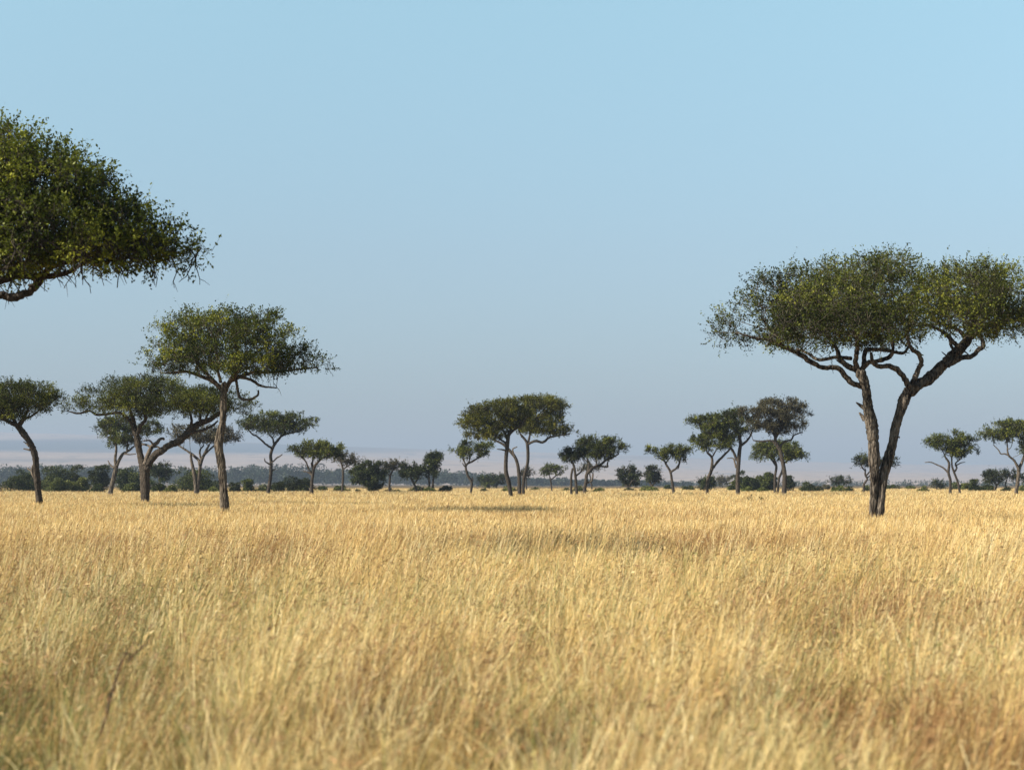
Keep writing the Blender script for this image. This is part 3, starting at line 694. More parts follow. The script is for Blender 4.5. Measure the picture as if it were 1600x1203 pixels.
make_tree("savanna_tree", "tree with a low fork and a long bough sweeping out behind the split-bark tree", "tree", 98, 104, 'olive',
  stems=[[(227, 785, 7), (226.5, 760, 7), (226, 738, 8), (223.5, 726, 6), (217.6, 703.6, 5), (214, 684, 4.5), (209.6, 667.7, 4.4), (207, 652, 3.5)]],
  limbs=[[0.04, (228, 735, 6.5), (230.5, 727.5, 6), (239.5, 713.6, 5.5), (253.5, 703.6, 5.5), (265.5, 695.6, 5.4), (281, 689.6, 5.4), (291, 679.7, 5.3), (297, 672, 5.2), (312, 662, 4.8), (328.6, 655, 4), (341, 647, 3.3), (356, 638, 2.4)],
         [0.06, (292, 680, 3.4), (303, 675, 3), (317, 672, 2.9), (330, 666, 2.4), (340, 658, 1.8)],
         [0.02, (297, 672, 3.2), (299.5, 657, 2.7), (295, 642, 2), (290, 632, 1.4)],
         [0.0, (313, 662, 2.8), (313, 642, 2), (310, 630, 1.4)],
         [-0.03, (319, 659, 2.6), (328, 641, 1.8), (336, 630, 1.3)],
         [-0.02, (215, 680, 4), (219.6, 665.7, 4), (228, 655, 3.8), (226, 645.8, 3), (219.6, 635, 2)],
         [0.05, (212, 672, 3.6), (198, 652, 3.2), (186, 645, 3), (172, 646, 2.8), (152, 648, 2.6), (140, 642, 2.3), (122, 646, 2), (105, 642, 1.1)],
         [-0.05, (209, 660, 3), (203, 640, 2.5), (196, 622, 1.6)]],
  dead=[[(226, 726, 4), (231.6, 709.6, 3.6), (237.6, 697.6, 3.4), (245.5, 691.6, 3), (250, 686, 2.4), (255, 685, 2.2), (256, 687, 1.4)],
        [(237, 699, 2), (229, 695, 1.7), (221, 694, 1.3)], [(240, 695, 1.7), (233, 688, 1.4), (224, 689, 1)],
        [(255, 708, 2), (252, 702, 1.7), (246, 698, 1.5), (241, 699, 1)]],
  lobes=[(118, 633, 24, 13), (148, 622, 30, 18), (185, 614, 35, 24), (225, 611, 40, 24), (265, 614, 40, 22), (300, 625, 34, 16), (200, 643, 30, 12),
         (335, 625, 40, 22), (370, 632, 28, 17), (392, 636, 15, 9), (300, 640, 30, 12), (240, 635, 35, 14)],
  dens=1.0, voids=0.3, hang=5, depth=0.6)

make_tree("savanna_tree", "tree with a bowed leaning stem at the photo's far left edge", "tree", 84, 105, 'olive',
  stems=[[(61.5, 790, 5.8), (59, 762, 5.2), (56.5, 734, 4.9), (55, 715, 4.8), (49, 696, 4.7), (36, 677, 4.8), (27, 665, 4.9)]],
  limbs=[[0.05, (28, 666, 4.6), (15, 660, 4), (0, 652, 3.5), (-20, 646, 3), (-45, 640, 2)], [-0.05, (28, 664, 4), (36, 655, 3.5), (42, 643, 2.8), (46, 630, 2)],
         [0.08, (31, 666, 3.4), (39, 655, 2.5), (50, 650, 2), (62, 640, 1.5)], [0.1, (26, 664, 3.5), (15, 645, 3), (8, 630, 2)]],
  dead=[[(45, 697, 1.6), (41, 693, 1.2), (37, 690, .7)], [(47, 703, 1.8), (42, 702, 1.4), (37, 701, 1)], [(53, 741, 2), (49, 736, 1.6), (43, 732, 1.2)],
        [(58, 721, 2), (52, 728, 2), (50, 738, 2), (54, 748, 1.6)]],
  lobes=[(-60, 630, 40, 20), (-20, 622, 45, 24), (20, 618, 44, 24), (55, 620, 36, 22), (80, 628, 22, 14), (30, 640, 45, 14), (90, 636, 11, 8)],
  dens=1.0, voids=0.35, hang=8)

# ------------------------------------------------------------------ the trees further out across the plain
make_tree("savanna_tree", "thin pale-footed tree seen between the bowed tree and the low-forked tree", "tree", 190, 106, 'olive', bark=BARK_PALE,
  stems=[[(172.7, 769, 3.8), (177.7, 747.5, 3.6), (181.5, 729, 3.3), (180, 718, 2.2), (181.7, 699.6, 1.9), (178, 681, 1.5)]],
  limbs=[[(182, 729, 2.6), (185.7, 719.6, 2.5), (191.7, 709.6, 2.3), (199.7, 705, 2), (209.6, 697.6, 1.4)], [(198, 706, 1.6), (199.7, 689.6, 1.3), (205, 680, 1)]],
  dead=[[(178, 731, 1.6), (172, 726, 1.2), (168.7, 719.6, .8)], [(194, 709, 1.2), (203, 710, 1), (212, 709, .7)]],
  lobes=[(170, 665, 16, 11), (185, 660, 22, 12), (162, 672, 11, 8), (185, 680, 20, 16), (170, 690, 9, 10), (208, 678, 15, 11), (198, 690, 11, 8), (235, 670, 26, 9)], dens=0.85, voids=0.45)
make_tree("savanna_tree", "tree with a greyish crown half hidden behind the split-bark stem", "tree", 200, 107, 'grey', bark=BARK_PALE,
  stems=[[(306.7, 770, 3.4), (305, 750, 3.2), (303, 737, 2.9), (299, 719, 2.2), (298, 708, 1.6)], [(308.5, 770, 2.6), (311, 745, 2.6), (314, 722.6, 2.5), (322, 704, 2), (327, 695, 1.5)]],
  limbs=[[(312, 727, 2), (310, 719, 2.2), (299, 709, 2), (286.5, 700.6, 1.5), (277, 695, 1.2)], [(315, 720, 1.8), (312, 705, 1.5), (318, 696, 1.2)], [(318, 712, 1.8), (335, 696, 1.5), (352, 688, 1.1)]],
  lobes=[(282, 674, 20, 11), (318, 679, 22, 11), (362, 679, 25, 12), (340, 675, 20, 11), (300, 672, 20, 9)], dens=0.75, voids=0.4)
make_tree("savanna_tree", "umbrella tree with two short dead snags on its slanting stem", "tree", 200, 108, 'olive',
  stems=[[(419, 770, 3.2), (422.8, 744.5, 2.8), (423.7, 722.6, 2.6), (423, 711, 2.4), (426.4, 699, 2.4), (431, 692, 2.1)]],
  limbs=[[(428, 696, 2.2), (432.8, 689.7, 2.2), (442, 680, 1.8), (465, 674, 1.3)], [(425.5, 701, 2), (414.5, 693, 1.6), (401.7, 682, 1.4), (394, 678, 1.2), (383, 665, 1)], [(428, 696, 1.6), (426.4, 686, 1.4), (420, 678, 1.1)]],
  dead=[[(424, 723, 1.5), (428, 720, 1.2), (433, 715, 1.2), (437, 713, 1.1), (441, 710, .8)], [(423, 726, 1.4), (414.5, 721, 1), (413.6, 716, .7)], [(425, 736, 1.4), (430.6, 732.6, .8)]],
  lobes=[(395, 659, 24, 11), (425, 655, 38, 11), (455, 659, 35, 12), (478, 664, 19, 9), (430, 667, 35, 10), (384, 664, 12, 7)], dens=1.0, voids=0.3)
make_tree("savanna_tree", "low umbrella tree in front of a dark round bush, many-armed below its crown", "tree", 190, 109, 'olive',
  stems=[[(486.8, 771, 3), (487.3, 752, 2.6), (489.6, 735.4, 2.5), (487, 723.5, 1.9)]],
  limbs=[[(490, 733, 2.2), (494, 725, 2), (506, 714, 1.5), (515, 709, 1)], [(489, 740, 1.8), (482.5, 733, 1.4), (477.8, 721, 1.3), (468, 712, 1)], [(488, 728, 1.7), (489, 718, 1.4), (490, 710, 1)]],
  dead=[[(487, 742, 1.6), (482, 738, 1.2), (474, 736, .8)], [(487, 766, 1.4), (483, 763, .8)]],
  lobes=[(470, 704, 19, 9), (490, 701, 28, 11), (515, 704, 24, 10), (500, 711, 24, 7), (529, 708, 9, 5)], dens=1.05, voids=0.25)
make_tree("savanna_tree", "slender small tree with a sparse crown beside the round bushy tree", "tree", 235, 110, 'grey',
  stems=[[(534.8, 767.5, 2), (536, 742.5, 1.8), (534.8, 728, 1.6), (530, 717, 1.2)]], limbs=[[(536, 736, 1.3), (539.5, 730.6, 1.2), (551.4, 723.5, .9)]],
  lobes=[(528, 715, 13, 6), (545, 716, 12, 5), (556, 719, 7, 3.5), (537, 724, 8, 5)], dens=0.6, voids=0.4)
make_tree("bushy_tree", "round bushy tree, foliage down to the grass, right of the slender small tree", "tree", 250, 111, 'bush',
  stems=[[(577, 768, 2.5), (576, 750, 2.2), (575, 738, 1.6)]], limbs=[[(577, 756, 1.6), (586, 745, 1.2)], [(576, 756, 1.6), (566, 742, 1.2)]],
  lobes=[(575, 731, 22, 11), (560, 735, 11, 10), (592, 734, 12, 10), (578, 750, 20, 14), (565, 747, 12, 9), (589, 752, 12, 13), (578, 760, 14, 9)], dens=1.3, out=0.4, voids=0.12, depth=0.9)
make_tree("savanna_tree", "small grey-green tree squeezed between two rounded bushy trees", "tree", 256, 112, 'grey',
  stems=[[(608.4, 763, 1.9), (609, 750, 1.7), (609.6, 742.5, 1.6), (614, 735, 1.1)]], limbs=[[(609.5, 744, 1.2), (603, 736, .9)]],
  lobes=[(612, 727, 12, 6), (622, 728, 7, 5), (602, 731, 8, 5)], dens=0.9, voids=0.3)
make_tree("bushy_tree", "rounded tree with a crooked stem next to the tallest narrow bushy tree", "tree", 252, 113, 'bush',
  stems=[[(651, 766, 1.8), (646, 754, 1.7), (641.6, 746, 1.4), (638, 740, 1)]], limbs=[[(647, 756, 1.4), (653.5, 747, 1.2), (657, 740, .9)]],
  lobes=[(632, 733, 10, 9), (650, 731, 13, 10), (640, 740, 15, 7), (660, 738, 7, 8)], dens=1.15, out=0.4, voids=0.15)
make_tree("bushy_tree", "narrow tall bushy tree with a lobed crown and twin stems", "tree", 252, 114, 'bush',
  stems=[[(670.5, 768, 2), (671, 755, 1.8), (670, 742, 1.5)], [(676, 768, 2), (676.5, 755, 1.8), (678, 742, 1.4)]],
  lobes=[(676, 717, 12, 10), (684, 716, 7, 6), (670, 727, 12, 10), (680, 730, 10, 12), (676, 739, 13, 6)], dens=1.2, out=0.4, voids=0.12)
make_tree("savanna_tree", "small tree on a zigzag stem with upright dead spur, left of the yellowish pair", "tree", 204, 115, 'olive',
  stems=[[(735.7, 770.6, 2), (737, 753.6, 2), (731, 743, 1.9), (727.8, 729, 1.9), (733, 721.7, 1.6)]],
  limbs=[[(731, 724, 1.6), (743.7, 717.5, 1.4), (751, 711, .9)], [(728, 728, 1.5), (724.5, 719, 1.1), (722, 711, .8)], [(733, 722, 1.3), (735, 712, .9)]],
  dead=[[(736.5, 754, 1.6), (738.5, 750, 1.4), (737.8, 745.5, 1)], [(728, 730, 1.1), (724.6, 727, .9), (722.5, 723, .6)]],
  lobes=[(717, 703, 12, 6), (735, 700, 18, 7), (755, 702, 15, 7), (740, 706, 24, 5), (728, 713, 8, 4)], dens=1.05, voids=0.2)
make_tree("savanna_tree", "tree with a yellowish crown and one kinked stem, left half of the central pair", "tree", 155, 116, 'yellow',
  stems=[[(798, 774, 3.6), (794.7, 753.6, 3.4), (790.5, 737, 3.2), (790.5, 717.5, 3), (792.6, 696, 3), (794.7, 679, 2.7), (799, 669, 2)]],
  limbs=[[(793, 687, 2.5), (786, 672, 2), (769, 664, 1.9), (750, 658, 1.5), (738, 650, 1)], [(795, 680, 2.2), (805, 670, 2), (815, 664, 1.7), (822, 652, 1.2)], [(792, 694, 1.8), (776, 682, 1.4), (764, 676, 1)]],
  dead=[[(791, 704, 1.6), (785, 702.5, 1.2), (776.7, 701.6, .7)]],
  lobes=[(728, 661, 13, 9), (740, 645, 19, 11), (765, 640, 28, 11), (790, 637, 25, 11), (735, 658, 19, 11), (760, 668, 30, 10), (745, 677, 20, 7), (790, 660, 25, 10), (775, 680, 18, 5), (812, 648, 22, 12), (808, 634, 16, 9)], dens=1.1, voids=0.2)
make_tree("savanna_tree", "twin-stemmed tree with the highest yellowish crown, right half of the central pair", "tree", 185, 117, 'yellow',
  stems=[[(811.7, 770.6, 3), (810.7, 738.7, 2.8), (806.4, 717.5, 2.6), (797, 704.7, 2.4), (786, 694, 2), (771, 687, 1.4)],
         [(817.5, 770.6, 2.6), (818.5, 747, 2.5), (824.5, 721.7, 2.5), (824, 696, 2.5), (821, 688, 2), (815, 680, 1.5)]],
  limbs=[[(824, 695, 2.1), (829, 692, 2), (837, 688.8, 2), (847.9, 691, 1.9), (858.5, 683.5, 1.7), (871, 681, 1.2), (890, 678, .9)], [(825, 693, 1.9), (828.7, 677, 1.5), (833, 662, 1.2)], [(821, 688, 1.7), (812, 676, 1.4), (808, 662, 1)]],
  dead=[[(804, 713, 1.4), (801, 702, 1.2), (808, 698, .8)]],
  lobes=[(815, 631, 25, 10), (840, 627, 28, 10), (865, 632, 21, 11), (879, 640, 9, 8), (830, 649, 32, 12), (860, 655, 22, 10), (840, 668, 30, 8), (875, 671, 17, 8), (893, 675, 10, 6), (815, 664, 20, 10)], dens=1.05, voids=0.3)
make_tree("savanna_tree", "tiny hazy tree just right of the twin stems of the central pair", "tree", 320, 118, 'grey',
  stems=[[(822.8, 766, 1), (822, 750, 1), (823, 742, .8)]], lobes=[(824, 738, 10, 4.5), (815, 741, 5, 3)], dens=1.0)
make_tree("savanna_tree", "little flat umbrella tree alone in the gap right of the central pair", "tree", 270, 119, 'olive',
  stems=[[(862, 765, 1.3), (860.6, 752, 1.2), (859, 745, 1.1)]], limbs=[[(860.5, 750, 1), (868, 744, .9), (875, 739, .7)]],
  lobes=[(860, 733, 15, 3.8), (875, 735, 11, 3.5), (850, 736, 8, 3.5)], dens=1.1, voids=0.1)
make_tree("savanna_tree", "darker tree on two thin stems in front of the broad zigzag-limbed tree", "tree", 185, 120, 'dark',
  stems=[[(892.5, 769.5, 2), (892.5, 745, 1.8), (894.6, 732, 1.5)], [(901, 769.5, 2.2), (899, 743, 2), (896.7, 728, 1.8), (892.5, 719.6, 1.3)]], limbs=[[(899.5, 744, 1.6), (903, 741, 1.5), (909.5, 735, 1.2), (914, 726, .9)]],
  lobes=[(885, 708, 15, 7), (900, 705, 18, 9), (890, 715, 16, 5), (912, 712, 11, 8)], dens=1.0, voids=0.25)
make_tree("savanna_tree", "broad tree with a zigzag limb reaching right and a dead spur by its foot", "tree", 200, 121, 'olive',
  stems=[[(912.7, 769.6, 3), (915.9, 751.5, 2.8), (917, 741, 2.6), (924.4, 732.4, 2.4)]],
  limbs=[[(922, 734, 2.3), (930, 729, 2.1), (937, 727, 2), (945.6, 719.6, 1.8), (956, 715.4, 1.4), (967, 709, 1)], [(938, 728, 1.4), (948.8, 729.5, 1.4), (949, 725, 1.2), (951, 716, .9)], [(917, 741, 2), (920, 726, 1.7), (917, 716, 1.2)], [(933, 728, 1.4), (930.7, 716, 1)]],
  dead=[[(917, 755, 1.9), (919, 753.6, 1.8), (924.4, 751.5, 1.6), (926, 745, 1.5), (926.5, 738.7, 1)]],
  lobes=[(905, 695, 19, 7), (930, 690, 25, 8), (955, 695, 22, 9), (925, 705, 28, 9), (974, 700, 13, 5), (950, 708, 20, 6), (984, 699, 6, 3.5)], dens=1.05, voids=0.25)
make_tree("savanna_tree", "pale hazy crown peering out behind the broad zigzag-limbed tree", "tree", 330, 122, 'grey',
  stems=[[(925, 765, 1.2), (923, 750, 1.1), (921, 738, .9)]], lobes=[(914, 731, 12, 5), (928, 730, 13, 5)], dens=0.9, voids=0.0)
make_tree("bushy_tree", "blackish round tree with a pale slanting stem, left of two in the gap", "tree", 300, 123, 'dark', bark=BARK_PALE,
  stems=[[(983, 766, 2), (979, 758, 1.7), (973, 750, 1.2)]], limbs=[[(981, 762, 1.4), (987, 752, 1)]],
  lobes=[(982, 736, 15, 8), (972, 742, 8, 7), (992, 739, 8, 8), (986, 750, 12, 8)], dens=1.2, out=0.3, voids=0.15)
make_tree("bushy_tree", "dark round-topped tree with forked pale stems above a lime bush", "tree", 310, 124, 'dark', bark=BARK_PALE,
  stems=[[(1018.6, 764, 1.9), (1017, 756, 1.6), (1012, 749, 1.2)]], limbs=[[(1018, 760, 1.4), (1025, 752, 1.1), (1031, 747, .8)]],
  lobes=[(1020, 737, 15, 7), (1010, 744, 8, 5.5), (1032, 746, 8, 5.5), (1020, 746, 13, 5)], dens=1.1, out=0.3, voids=0.2)
make_tree("savanna_tree", "slim Y-forked tree with a thin flat crown standing alone right of the gap", "tree", 195, 125, 'olive',
  stems=[[(1052.7, 771, 2.2), (1050, 751.7, 2), (1047.5, 737, 2), (1041, 725.7, 1.7), (1038, 719, 1.4)]],
  limbs=[[(1047.5, 738, 1.8), (1057.6, 730.6, 1.6), (1062, 722.5, 1.4), (1063, 713, .9)], [(1040, 724, 1.3), (1048, 713, .9)], [(1039, 721, 1.3), (1030, 715, .9)]],
  dead=[[(1058, 730, 1.1), (1061, 729, .9), (1059, 733, .6)], [(1044, 731, 1), (1041, 729, .6)]],
  lobes=[(1025, 704, 11, 5), (1045, 702, 18, 5), (1068, 702, 15, 4.5), (1080, 705, 7, 3.5), (1035, 710, 14, 4), (1062, 710, 12, 4), (1065, 717, 7, 3)], dens=1.0, voids=0.25)
make_tree("savanna_tree", "pale-footed tree forking low, in front of the leftmost crown of the dense group", "tree", 198, 126, 'olive', bark=BARK_PALE,
  stems=[[(1104.7, 770.6, 2.6), (1106, 748.8, 2.6), (1111, 735.6, 2.5), (1112.4, 716, 2), (1105, 707, 1.6)]], limbs=[[(1111, 736, 2.3), (1117, 727, 2.2), (1124.4, 718, 2.1), (1137.5, 705, 1.7), (1143, 699, 1.2)], [(1112, 716, 1.4), (1118, 705, 1)]],
  lobes=[(1095, 690, 13, 8), (1115, 688, 20, 9), (1135, 692, 15, 8), (1105, 698, 17, 6)], dens=1.0, voids=0.3)
make_tree("savanna_tree", "straight-stemmed tree with a wide crown and a bleached snag on its left", "tree", 188, 127, 'olive',
  stems=[[(1152.8, 769.5, 3.6), (1152.8, 742, 3.1), (1155, 709.4, 3), (1157, 694, 2.6), (1156, 678, 1.8)]],
  limbs=[[(1151.5, 720, 2.3), (1144, 702.8, 2), (1131, 689.7, 1.8), (1115.6, 681, 1.3), (1094, 670, .9)], [(1157, 697, 2.2), (1168, 687.5, 1.8), (1174.7, 676.6, 1.2)], [(1157, 690, 1.8), (1150, 672, 1.3)]],
  dead=[[(1150, 731, 1.6), (1148, 722, 1.3), (1145, 716, 1), (1136, 716, .7)]],
  lobes=[(1085, 660, 11, 6), (1100, 659, 20, 10), (1130, 657, 25, 12), (1150, 652, 25, 12), (1110, 674, 22, 9), (1140, 674, 28, 11), (1165, 665, 19, 13), (1140, 690, 17, 5), (1090, 672, 9, 7)], dens=1.0, voids=0.3)
make_tree("savanna_tree", "tree with a brownish feathery half-bare crown, the tallest of the dense group", "tree", 180, 128, 'grey',
  stems=[[(1225, 770, 4), (1226, 742, 3.6), (1221.7, 716, 3.2), (1218.5, 702.8, 3), (1212, 689.7, 2.8), (1212, 676, 2.1)]],
  limbs=[[(1217, 699, 2.3), (1210, 691, 2), (1203, 688.6, 1.8), (1190, 689.7, 1.5), (1177, 688, 1)], [(1218, 700, 2.1), (1225, 690, 1.7), (1236, 687, 1.4), (1241, 680, 1.2), (1253.5, 675, .9)], [(1212, 684, 2), (1220, 670, 1.5), (1226, 655, 1.1)], [(1212, 684, 2), (1204, 668, 1.4), (1196, 652, 1)]],
  lobes=[(1176, 645, 18, 12), (1205, 635, 28, 12), (1230, 633, 28, 11), (1250, 645, 20, 14), (1210, 655, 38, 14), (1240, 660, 28, 13), (1180, 660, 21, 12), (1262, 664, 10, 9), (1215, 669, 28, 7)], dens=0.8, voids=0.35, twig=1.3, natt=420)
make_tree("savanna_tree", "twin-stemmed tree with a drooping pale green crown under the brownish feathery crown", "tree", 215, 129, 'lime',
  stems=[[(1210.5, 770, 2.2), (1211, 745, 2), (1213, 728, 1.9), (1208, 714, 1.5)], [(1215, 770, 2), (1217, 748, 1.9), (1222, 736, 1.8), (1224, 718, 1.4)]],
  limbs=[[(1213, 728, 1.7), (1203, 715, 1.3), (1192, 710, .9)], [(1223, 726, 1.6), (1238, 713, 1.2), (1252, 708, .8)]],
  lobes=[(1180, 705, 11, 8), (1195, 700, 18, 8), (1215, 698, 20, 8), (1240, 702, 20, 9), (1258, 708, 12, 7), (1190, 712, 15, 5), (1230, 711, 22, 5)], dens=1.1, voids=0.2)
make_tree("savanna_tree", "umbrella tree seen through the V of the big two-stemmed tree", "tree", 225, 130, 'dark',
  stems=[[(1349.6, 767, 1.9), (1350, 756.6, 1.8), (1355, 748.5, 1.7), (1352, 742, 1.5), (1352, 733, 1.2)]], limbs=[[(1352, 735, 1.2), (1346, 730, .9)], [(1353, 744, 1.3), (1362, 733, 1)], [(1355, 747, 1.2), (1360, 742, .9)]],
  lobes=[(1342, 719, 9, 6), (1355, 716, 15, 6), (1375, 720, 15, 5), (1395, 722, 10, 4.5), (1365, 723, 18, 4.5)], dens=1.1, voids=0.2)
make_tree("savanna_tree", "tiny flat-crowned hazy tree above the scrub left of the big V tree", "tree", 330, 131, 'dark',
  stems=[[(1313, 765, 1.1), (1311, 759, 1), (1309, 755, .8)]], limbs=[[(1313, 762, .9), (1320, 756, .7)]], lobes=[(1310, 750, 11, 3), (1322, 750, 9.5, 3), (1303, 752, 6, 2.2)], dens=1.2, voids=0.05)
make_tree("savanna_tree", "twin-stemmed tree with a long bare limb pointing left, right of the big V tree", "tree", 200, 132, 'olive',
  stems=[[(1484.7, 769.7, 2.3), (1484.7, 750, 2.1), (1482, 738.7, 2), (1482.8, 723.7, 1.8), (1477, 714, 1.4)], [(1499.7, 769.7, 2), (1496, 752, 1.8), (1491, 738.7, 1.7), (1487.5, 727.5, 1.5), (1487, 714, 1.2)]],
  limbs=[[(1490.5, 738, 1.5), (1495, 731, 1.3), (1493, 723.7, 1.2), (1502.5, 716, .9)]],
  dead=[[(1482, 739, 1.6), (1474, 731, 1.3), (1463, 725.6, 1.1), (1453.7, 722, .9), (1445, 722.4, .6)], [(1494, 727, 1.1), (1502, 723, .8), (1508, 722, .5)]],
  lobes=[(1450, 691, 13, 4.5), (1470, 686, 18, 7), (1490, 685, 20, 8), (1515, 690, 15, 8), (1475, 697, 22, 7), (1505, 702, 22, 7), (1490, 708, 17, 5), (1524, 702, 8, 5)], dens=1.05, voids=0.3)
make_tree("savanna_tree", "fork-stemmed tree cut by the photo's right edge, pale stem", "tree", 195, 133, 'olive', bark=BARK_PALE,
  stems=[[(1587.8, 770, 3), (1590.6, 750, 2.9), (1592.5, 732, 2.8), (1597, 722, 2.2), (1602, 706, 1.6)]],
  limbs=[[(1592, 734, 2.3), (1585, 720, 1.9), (1575.6, 710.6, 1.6), (1574, 698, 1.1)]], dead=[[(1577, 712, 1.3), (1570, 709, 1.2), (1563.7, 709, 1), (1560, 703, .9), (1552, 694.7, .6)]],
  lobes=[(1545, 676, 12, 7), (1560, 668, 18, 8), (1585, 665, 20, 9), (1575, 680, 25, 8), (1610, 668, 22, 10), (1640, 675, 20, 10), (1605, 700, 15, 8), (1620, 690, 20, 9)], dens=1.0, voids=0.35, group=None)
make_tree("savanna_tree", "dark umbrella tree low behind the fork-stemmed tree at the right edge", "tree", 275, 134, 'dark',
  stems=[[(1555, 766, 1.6), (1557, 758, 1.5), (1552, 751, 1.1)], [(1574, 766, 1.3), (1571, 757, 1.2), (1573, 750, .9)]], limbs=[[(1557, 758, 1.2), (1566, 750, .9)]],
  lobes=[(1545, 745, 12, 4.5), (1560, 741, 18, 4.5), (1580, 741, 14, 4.5), (1555, 748, 14, 3)], dens=1.2, voids=0.1)
make_tree("savanna_tree", "second dark umbrella tree, cut by the right edge beyond the fork-stemmed tree", "tree", 290, 135, 'dark',
  stems=[[(1606, 766, 1.3), (1605, 757, 1.2), (1607, 750, .9)]], lobes=[(1602, 745, 10, 5), (1618, 744, 12, 5)], dens=1.2, voids=0.1)
make_tree("savanna_tree", "small dark rounded tree on a thin stem right of the big V tree", "tree", 340, 136, 'dark',
  stems=[[(1464, 766, 1), (1464, 760, .9), (1463, 756, .8)]], lobes=[(1461, 756, 7, 3.5), (1468, 757, 5, 3.5)], dens=1.2)
make_tree("savanna_tree", "flat-headed dark tree standing over the bushes behind the low-forked tree", "tree", 300, 137, 'bush',
  stems=[[(250, 767, 2), (250, 755, 1.8), (249, 745, 1.4)]], lobes=[(250, 732, 16, 10), (240, 738, 10, 9), (261, 738, 9, 9), (250, 744, 15, 6)], dens=1.1, out=0.3)
make_tree("bushy_tree", "hazy grey-green clump of a tree left of the kinked stem of the central pair", "tree", 400, 138, 'bush',
  stems=[[(765, 765, 1.4), (764, 757, 1.2)], [(776, 765, 1.2), (776, 756, 1)]], lobes=[(757, 752, 9, 6.5), (768, 751, 10, 7), (782, 753, 10, 7)], dens=1.1, out=0.3)
make_tree("bushy_tree", "vivid dark green round tree behind the low-forking pale-footed stem", "tree", 290, 139, 'bush',
  stems=[[(1104, 767, 1.4), (1104, 758, 1.3)]], lobes=[(1104, 749, 11, 8), (1098, 757, 8, 7), (1110, 756, 7, 8)], dens=1.3, out=0.4, voids=0.05)
make_tree("savanna_tree", "pale hazy distant tree between the low-forking and the straight-stemmed trees", "tree", 480, 140, 'grey',
  stems=[[(1129, 764, 1), (1128, 756, .9)]], lobes=[(1124, 752, 7, 3.5), (1133, 751, 7, 3.5)], dens=1.2)

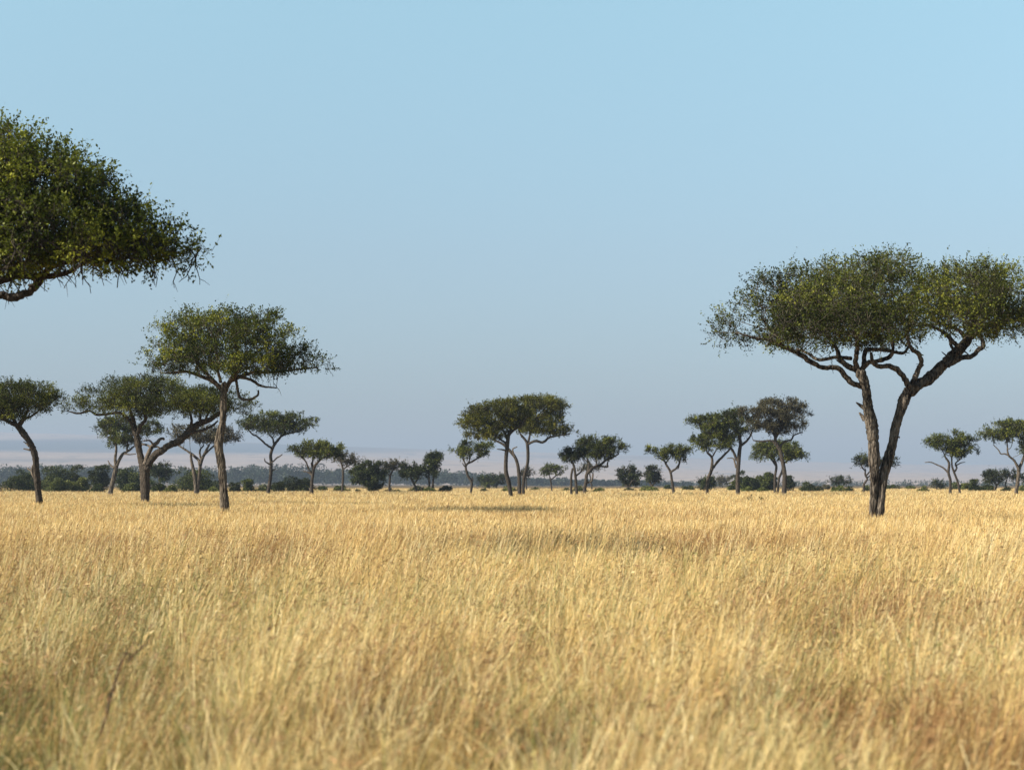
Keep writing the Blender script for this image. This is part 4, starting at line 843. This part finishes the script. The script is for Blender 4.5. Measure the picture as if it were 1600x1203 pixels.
# ------------------------------------------------------------------ bushes along the far side of the grass
BUSHES = [
 (26, 72, 739, 300, 'dark', "shadowy bush peeping out between the left edge bushes and the bowed stem"),
 (196, 244, 741, 296, 'bush', "faint bush behind the rounded low bushes at the low-forked stem"),
 (296, 352, 744, 300, 'dark', "dim bush behind the pale twin stems and the split-bark stem"),
 (404, 436, 754, 300, 'bush', "small dim bush directly behind the stem with dead snags"),
 (-60, 8, 736, 268, 'bush', "dark bush filling the photo's left edge below the bowed tree"),
 (4, 56, 733, 262, 'bush', "broad dark bush left of the bowed stem"),
 (60, 112, 723, 285, 'bush', "highest rounded bush just right of the bowed stem"),
 (100, 140, 727, 292, 'dark', "dark upright bush behind two paler ones, right of the bowed stem"),
 (74, 110, 746, 250, 'lime', "pale green low bush at the foot of the highest bush"),
 (110, 139, 741, 252, 'lime', "pale green rounded bush left of the pale-footed thin stem"),
 (140, 173, 722, 282, 'dark', "tall dark bush touching the pale-footed thin stem"),
 (176, 228, 728, 290, 'bush', "wide hazy dark bush between the thin stem and the low-forked stem"),
 (136, 166, 752, 246, 'bush', "small dull bush at the foot of the tall dark bush"),
 (190, 222, 746, 248, 'bush', "rounded low bush left of the low-forked stem"),
 (234, 258, 748, 248, 'bush', "rounded low bush right of the low-forked stem"),
 (256, 276, 757, 245, 'lime', "very low pale bush right of the low-forked stem"),
 (268, 338, 726, 258, 'bush', "largest dark bush, spreading behind the greyish crowned tree"),
 (325, 348, 760, 246, 'lime', "low light scrub bush at the foot of the split-bark stem"),
 (356, 378, 751, 252, 'dark', "blackish small bush right of the split-bark stem"),
 (376, 401, 748, 256, 'bush', "brownish-green bush touching the blackish small one"),
 (398, 421, 758, 262, 'bush', "faint low bush left of the stem with dead snags"),
 (424, 446, 749, 250, 'dark', "dark bush right of the stem with dead snags"),
 (442, 492, 738, 255, 'dark', "large dome-shaped dark bush behind the low umbrella tree"),
 (494, 514, 759, 280, 'bush', "thin low bush between the low umbrella tree and the slender tree"),
 (521, 548, 757, 262, 'bush', "dull bush at the foot of the slender small tree"),
 (556, 566, 763, 246, 'dark', "tiny dark bush left of the foliage-to-ground bushy tree"),
 (600, 634, 763, 262, 'bush', "long low scrub right of the foliage-to-ground bushy tree"),
 (640, 664, 761, 262, 'dark', "low dark bush under the crooked-stemmed rounded tree"),
 (662, 686, 757, 250, 'lime', "light green bush at the foot of the narrow tall bushy tree"),
 (687, 706, 757, 254, 'dark', "dark mound-like bush right of the narrow tall bushy tree"),
 (748, 764, 763, 270, 'bush', "low dark bush right of the zigzag stem"),
 (782, 812, 758, 268, 'lime', "pale low bush behind the stems of the central pair"),
 (826, 846, 761, 320, 'bush', "low hazy bush left of the lone little umbrella tree"),
 (872, 892, 762, 300, 'bush', "low bush right of the lone little umbrella tree"),
 (893, 924, 759, 256, 'dark', "brown-green low bush between the thin dark stems"),
 (924, 946, 757, 262, 'lime', "bright green low bush right of the zigzag-limbed tree's foot"),
 (968, 1000, 760, 292, 'dark', "dark low bush at the foot of the blackish round tree"),
 (996, 1028, 757, 272, 'lime', "lime bush between the two round trees in the gap"),
 (1062, 1086, 758, 330, 'bush', "hazy low bush right of the Y-forked tree"),
 (1036, 1050, 757, 360, 'bush', "hazy little bush left of the Y-forked stem"),
 (1138, 1152, 752, 300, 'bush', "upright little bush left of the straight stem"),
 (1141, 1170, 732, 300, 'bush', "flat-topped dark bush behind the straight stem"),
 (1158, 1190, 733, 272, 'bush', "dark rounded bush right of the straight stem"),
 (1184, 1216, 727, 276, 'bush', "tallest mixed green bush beneath the drooping pale green crown"),
 (1226, 1242, 730, 280, 'dark', "narrow dark bush right of the brownish crowned tree's stem"),
 (1158, 1180, 759, 250, 'lime', "low light bush at the front foot of the dense group"),
 (1182, 1204, 760, 248, 'lime', "second low light bush at the foot of the dense group, near the twin stems"),
 (1249, 1285, 755, 262, 'dark', "dark low bush pair shape right of the dense group"),
 (1283, 1299, 755, 330, 'grey', "grey hazy bush left of the tiny flat-crowned tree"),
 (1298, 1320, 757, 258, 'lime', "green bush under the tiny flat-crowned tree"),
 (1318, 1337, 757, 262, 'bush', "dark green bush between the tiny flat-crowned tree and the big V tree"),
 (1345, 1364, 757, 262, 'bush', "brownish bush touching the left stem of the big V tree"),
 (1385, 1399, 756, 380, 'bush', "hazy round bush right of the big V tree's stems"),
 (1398, 1413, 758, 390, 'bush', "second hazy bush right of the big V tree's stems"),
 (1411, 1429, 758, 385, 'bush', "third hazy bush, left of the green mound bush"),
 (1429, 1453, 758, 262, 'lime', "green mound bush left of the twin-stemmed tree with the bare limb"),
 (1468, 1482, 761, 380, 'bush', "faint low bush left of the twin stems with the bare limb"),
 (1486, 1504, 752, 340, 'bush', "hazy bush behind the twin stems with the bare limb"),
 (1502, 1516, 752, 300, 'lime', "pale upright bush right of the twin stems with the bare limb"),
 (1513, 1532, 747, 272, 'bush', "tallest bush between the twin-stemmed and the fork-stemmed trees"),
 (1528, 1552, 750, 280, 'bush', "rounded bush left of the low dark umbrella tree"),
 (1560, 1584, 761, 262, 'bush', "low bush under the low dark umbrella tree"),
 (1590, 1622, 760, 262, 'lime', "light low bush at the photo's right edge"),
]
for i, (a, b, t, d, pal, lab) in enumerate(BUSHES):
    bush("bush", lab, "bush", a - 0.06 * (b - a), b + 0.06 * (b - a), t - 1, d, 300 + i, pal, group="bushes along the far edge of the grass")

# ------------------------------------------------------------------ small things in the grass
def small_weed(label, px, py, d, seed, hgt, group):
    rng = np.random.default_rng(seed); root = P(px, YH, d); root[2] = 0
    e = bpy.data.objects.new("weed", None); e.location = root; link(e); tag(e, label, "weed", group)
    tb = Tubes(); c, dv = [], []
    for i in range(5):
        tip = np.array([rng.normal(0, 0.16), rng.normal(0, 0.16), hgt * rng.uniform(0.75, 1.0)])
        pth = catmull(np.array([[0, 0, -0.02], tip * np.array([0.3, 0.3, 0.5]), tip]), 5); tb.add(pth, np.linspace(0.014, 0.006, len(pth)), 5)
        for q in pth[5:]:
            for _ in range(4): c.append(q + rng.normal(0, 0.03, 3)); dv.append(norm(rng.normal(0, 1, 3) + np.array([0, 0, 0.4])))
    V, Q = leaf_quads(np.array(c), np.array(dv), 0.11, rng, 0.3, None, 0, 0.5)
    link(bpy.data.objects.new("stem", tb.mesh("stem", BARK_DEAD)), e)
    link(bpy.data.objects.new("foliage", np_mesh("foliage", V, Q, LEAF['olive'], {"tint": np.repeat(rng.random(len(c)) * 0.5, 4)[:, None] * np.ones(3)})), e)
small_weed("dark leafy weed poking above the grass below the brownish feathery crown", 1172, 772, 120, 501, 1.18, "weeds in the grass")
small_weed("smaller leafy weed just right of the other one in the far grass", 1190, 774, 112, 502, 1.05, "weeds in the grass")
def dead_stalk():
    rng = np.random.default_rng(77); d = 8.8; root = P(184, YH, d); root[2] = 0
    e = bpy.data.objects.new("dead_stalk", None); e.location = root; link(e)
    tag(e, "reddish brown dead stalk leaning across the near grass on the left", "stalk")
    a = P(184, 1050, d) - root; b = P(232, 1004, d + 0.1) - root
    tb = Tubes(); pth = catmull(np.array([a * np.array([1, 1, 0]) + np.array([-0.25, 0, -0.02]), a, (a + b) / 2 + np.array([0, 0, 0.012]), b]), 5)
    tb.add(pth, np.linspace(0.007, 0.003, len(pth)), 6, rng, 0.1)
    for i in (7, 9, 11, 13): tb.add(np.array([pth[i], pth[i] + norm(rng.normal(0, 1, 3)) * 0.06]), [0.004, 0.002], 4)
    link(bpy.data.objects.new("stem", tb.mesh("stem", bark_mat("red_stalk", (0.10, 0.055, 0.045), (0.19, 0.11, 0.085), 30))), e)
dead_stalk()
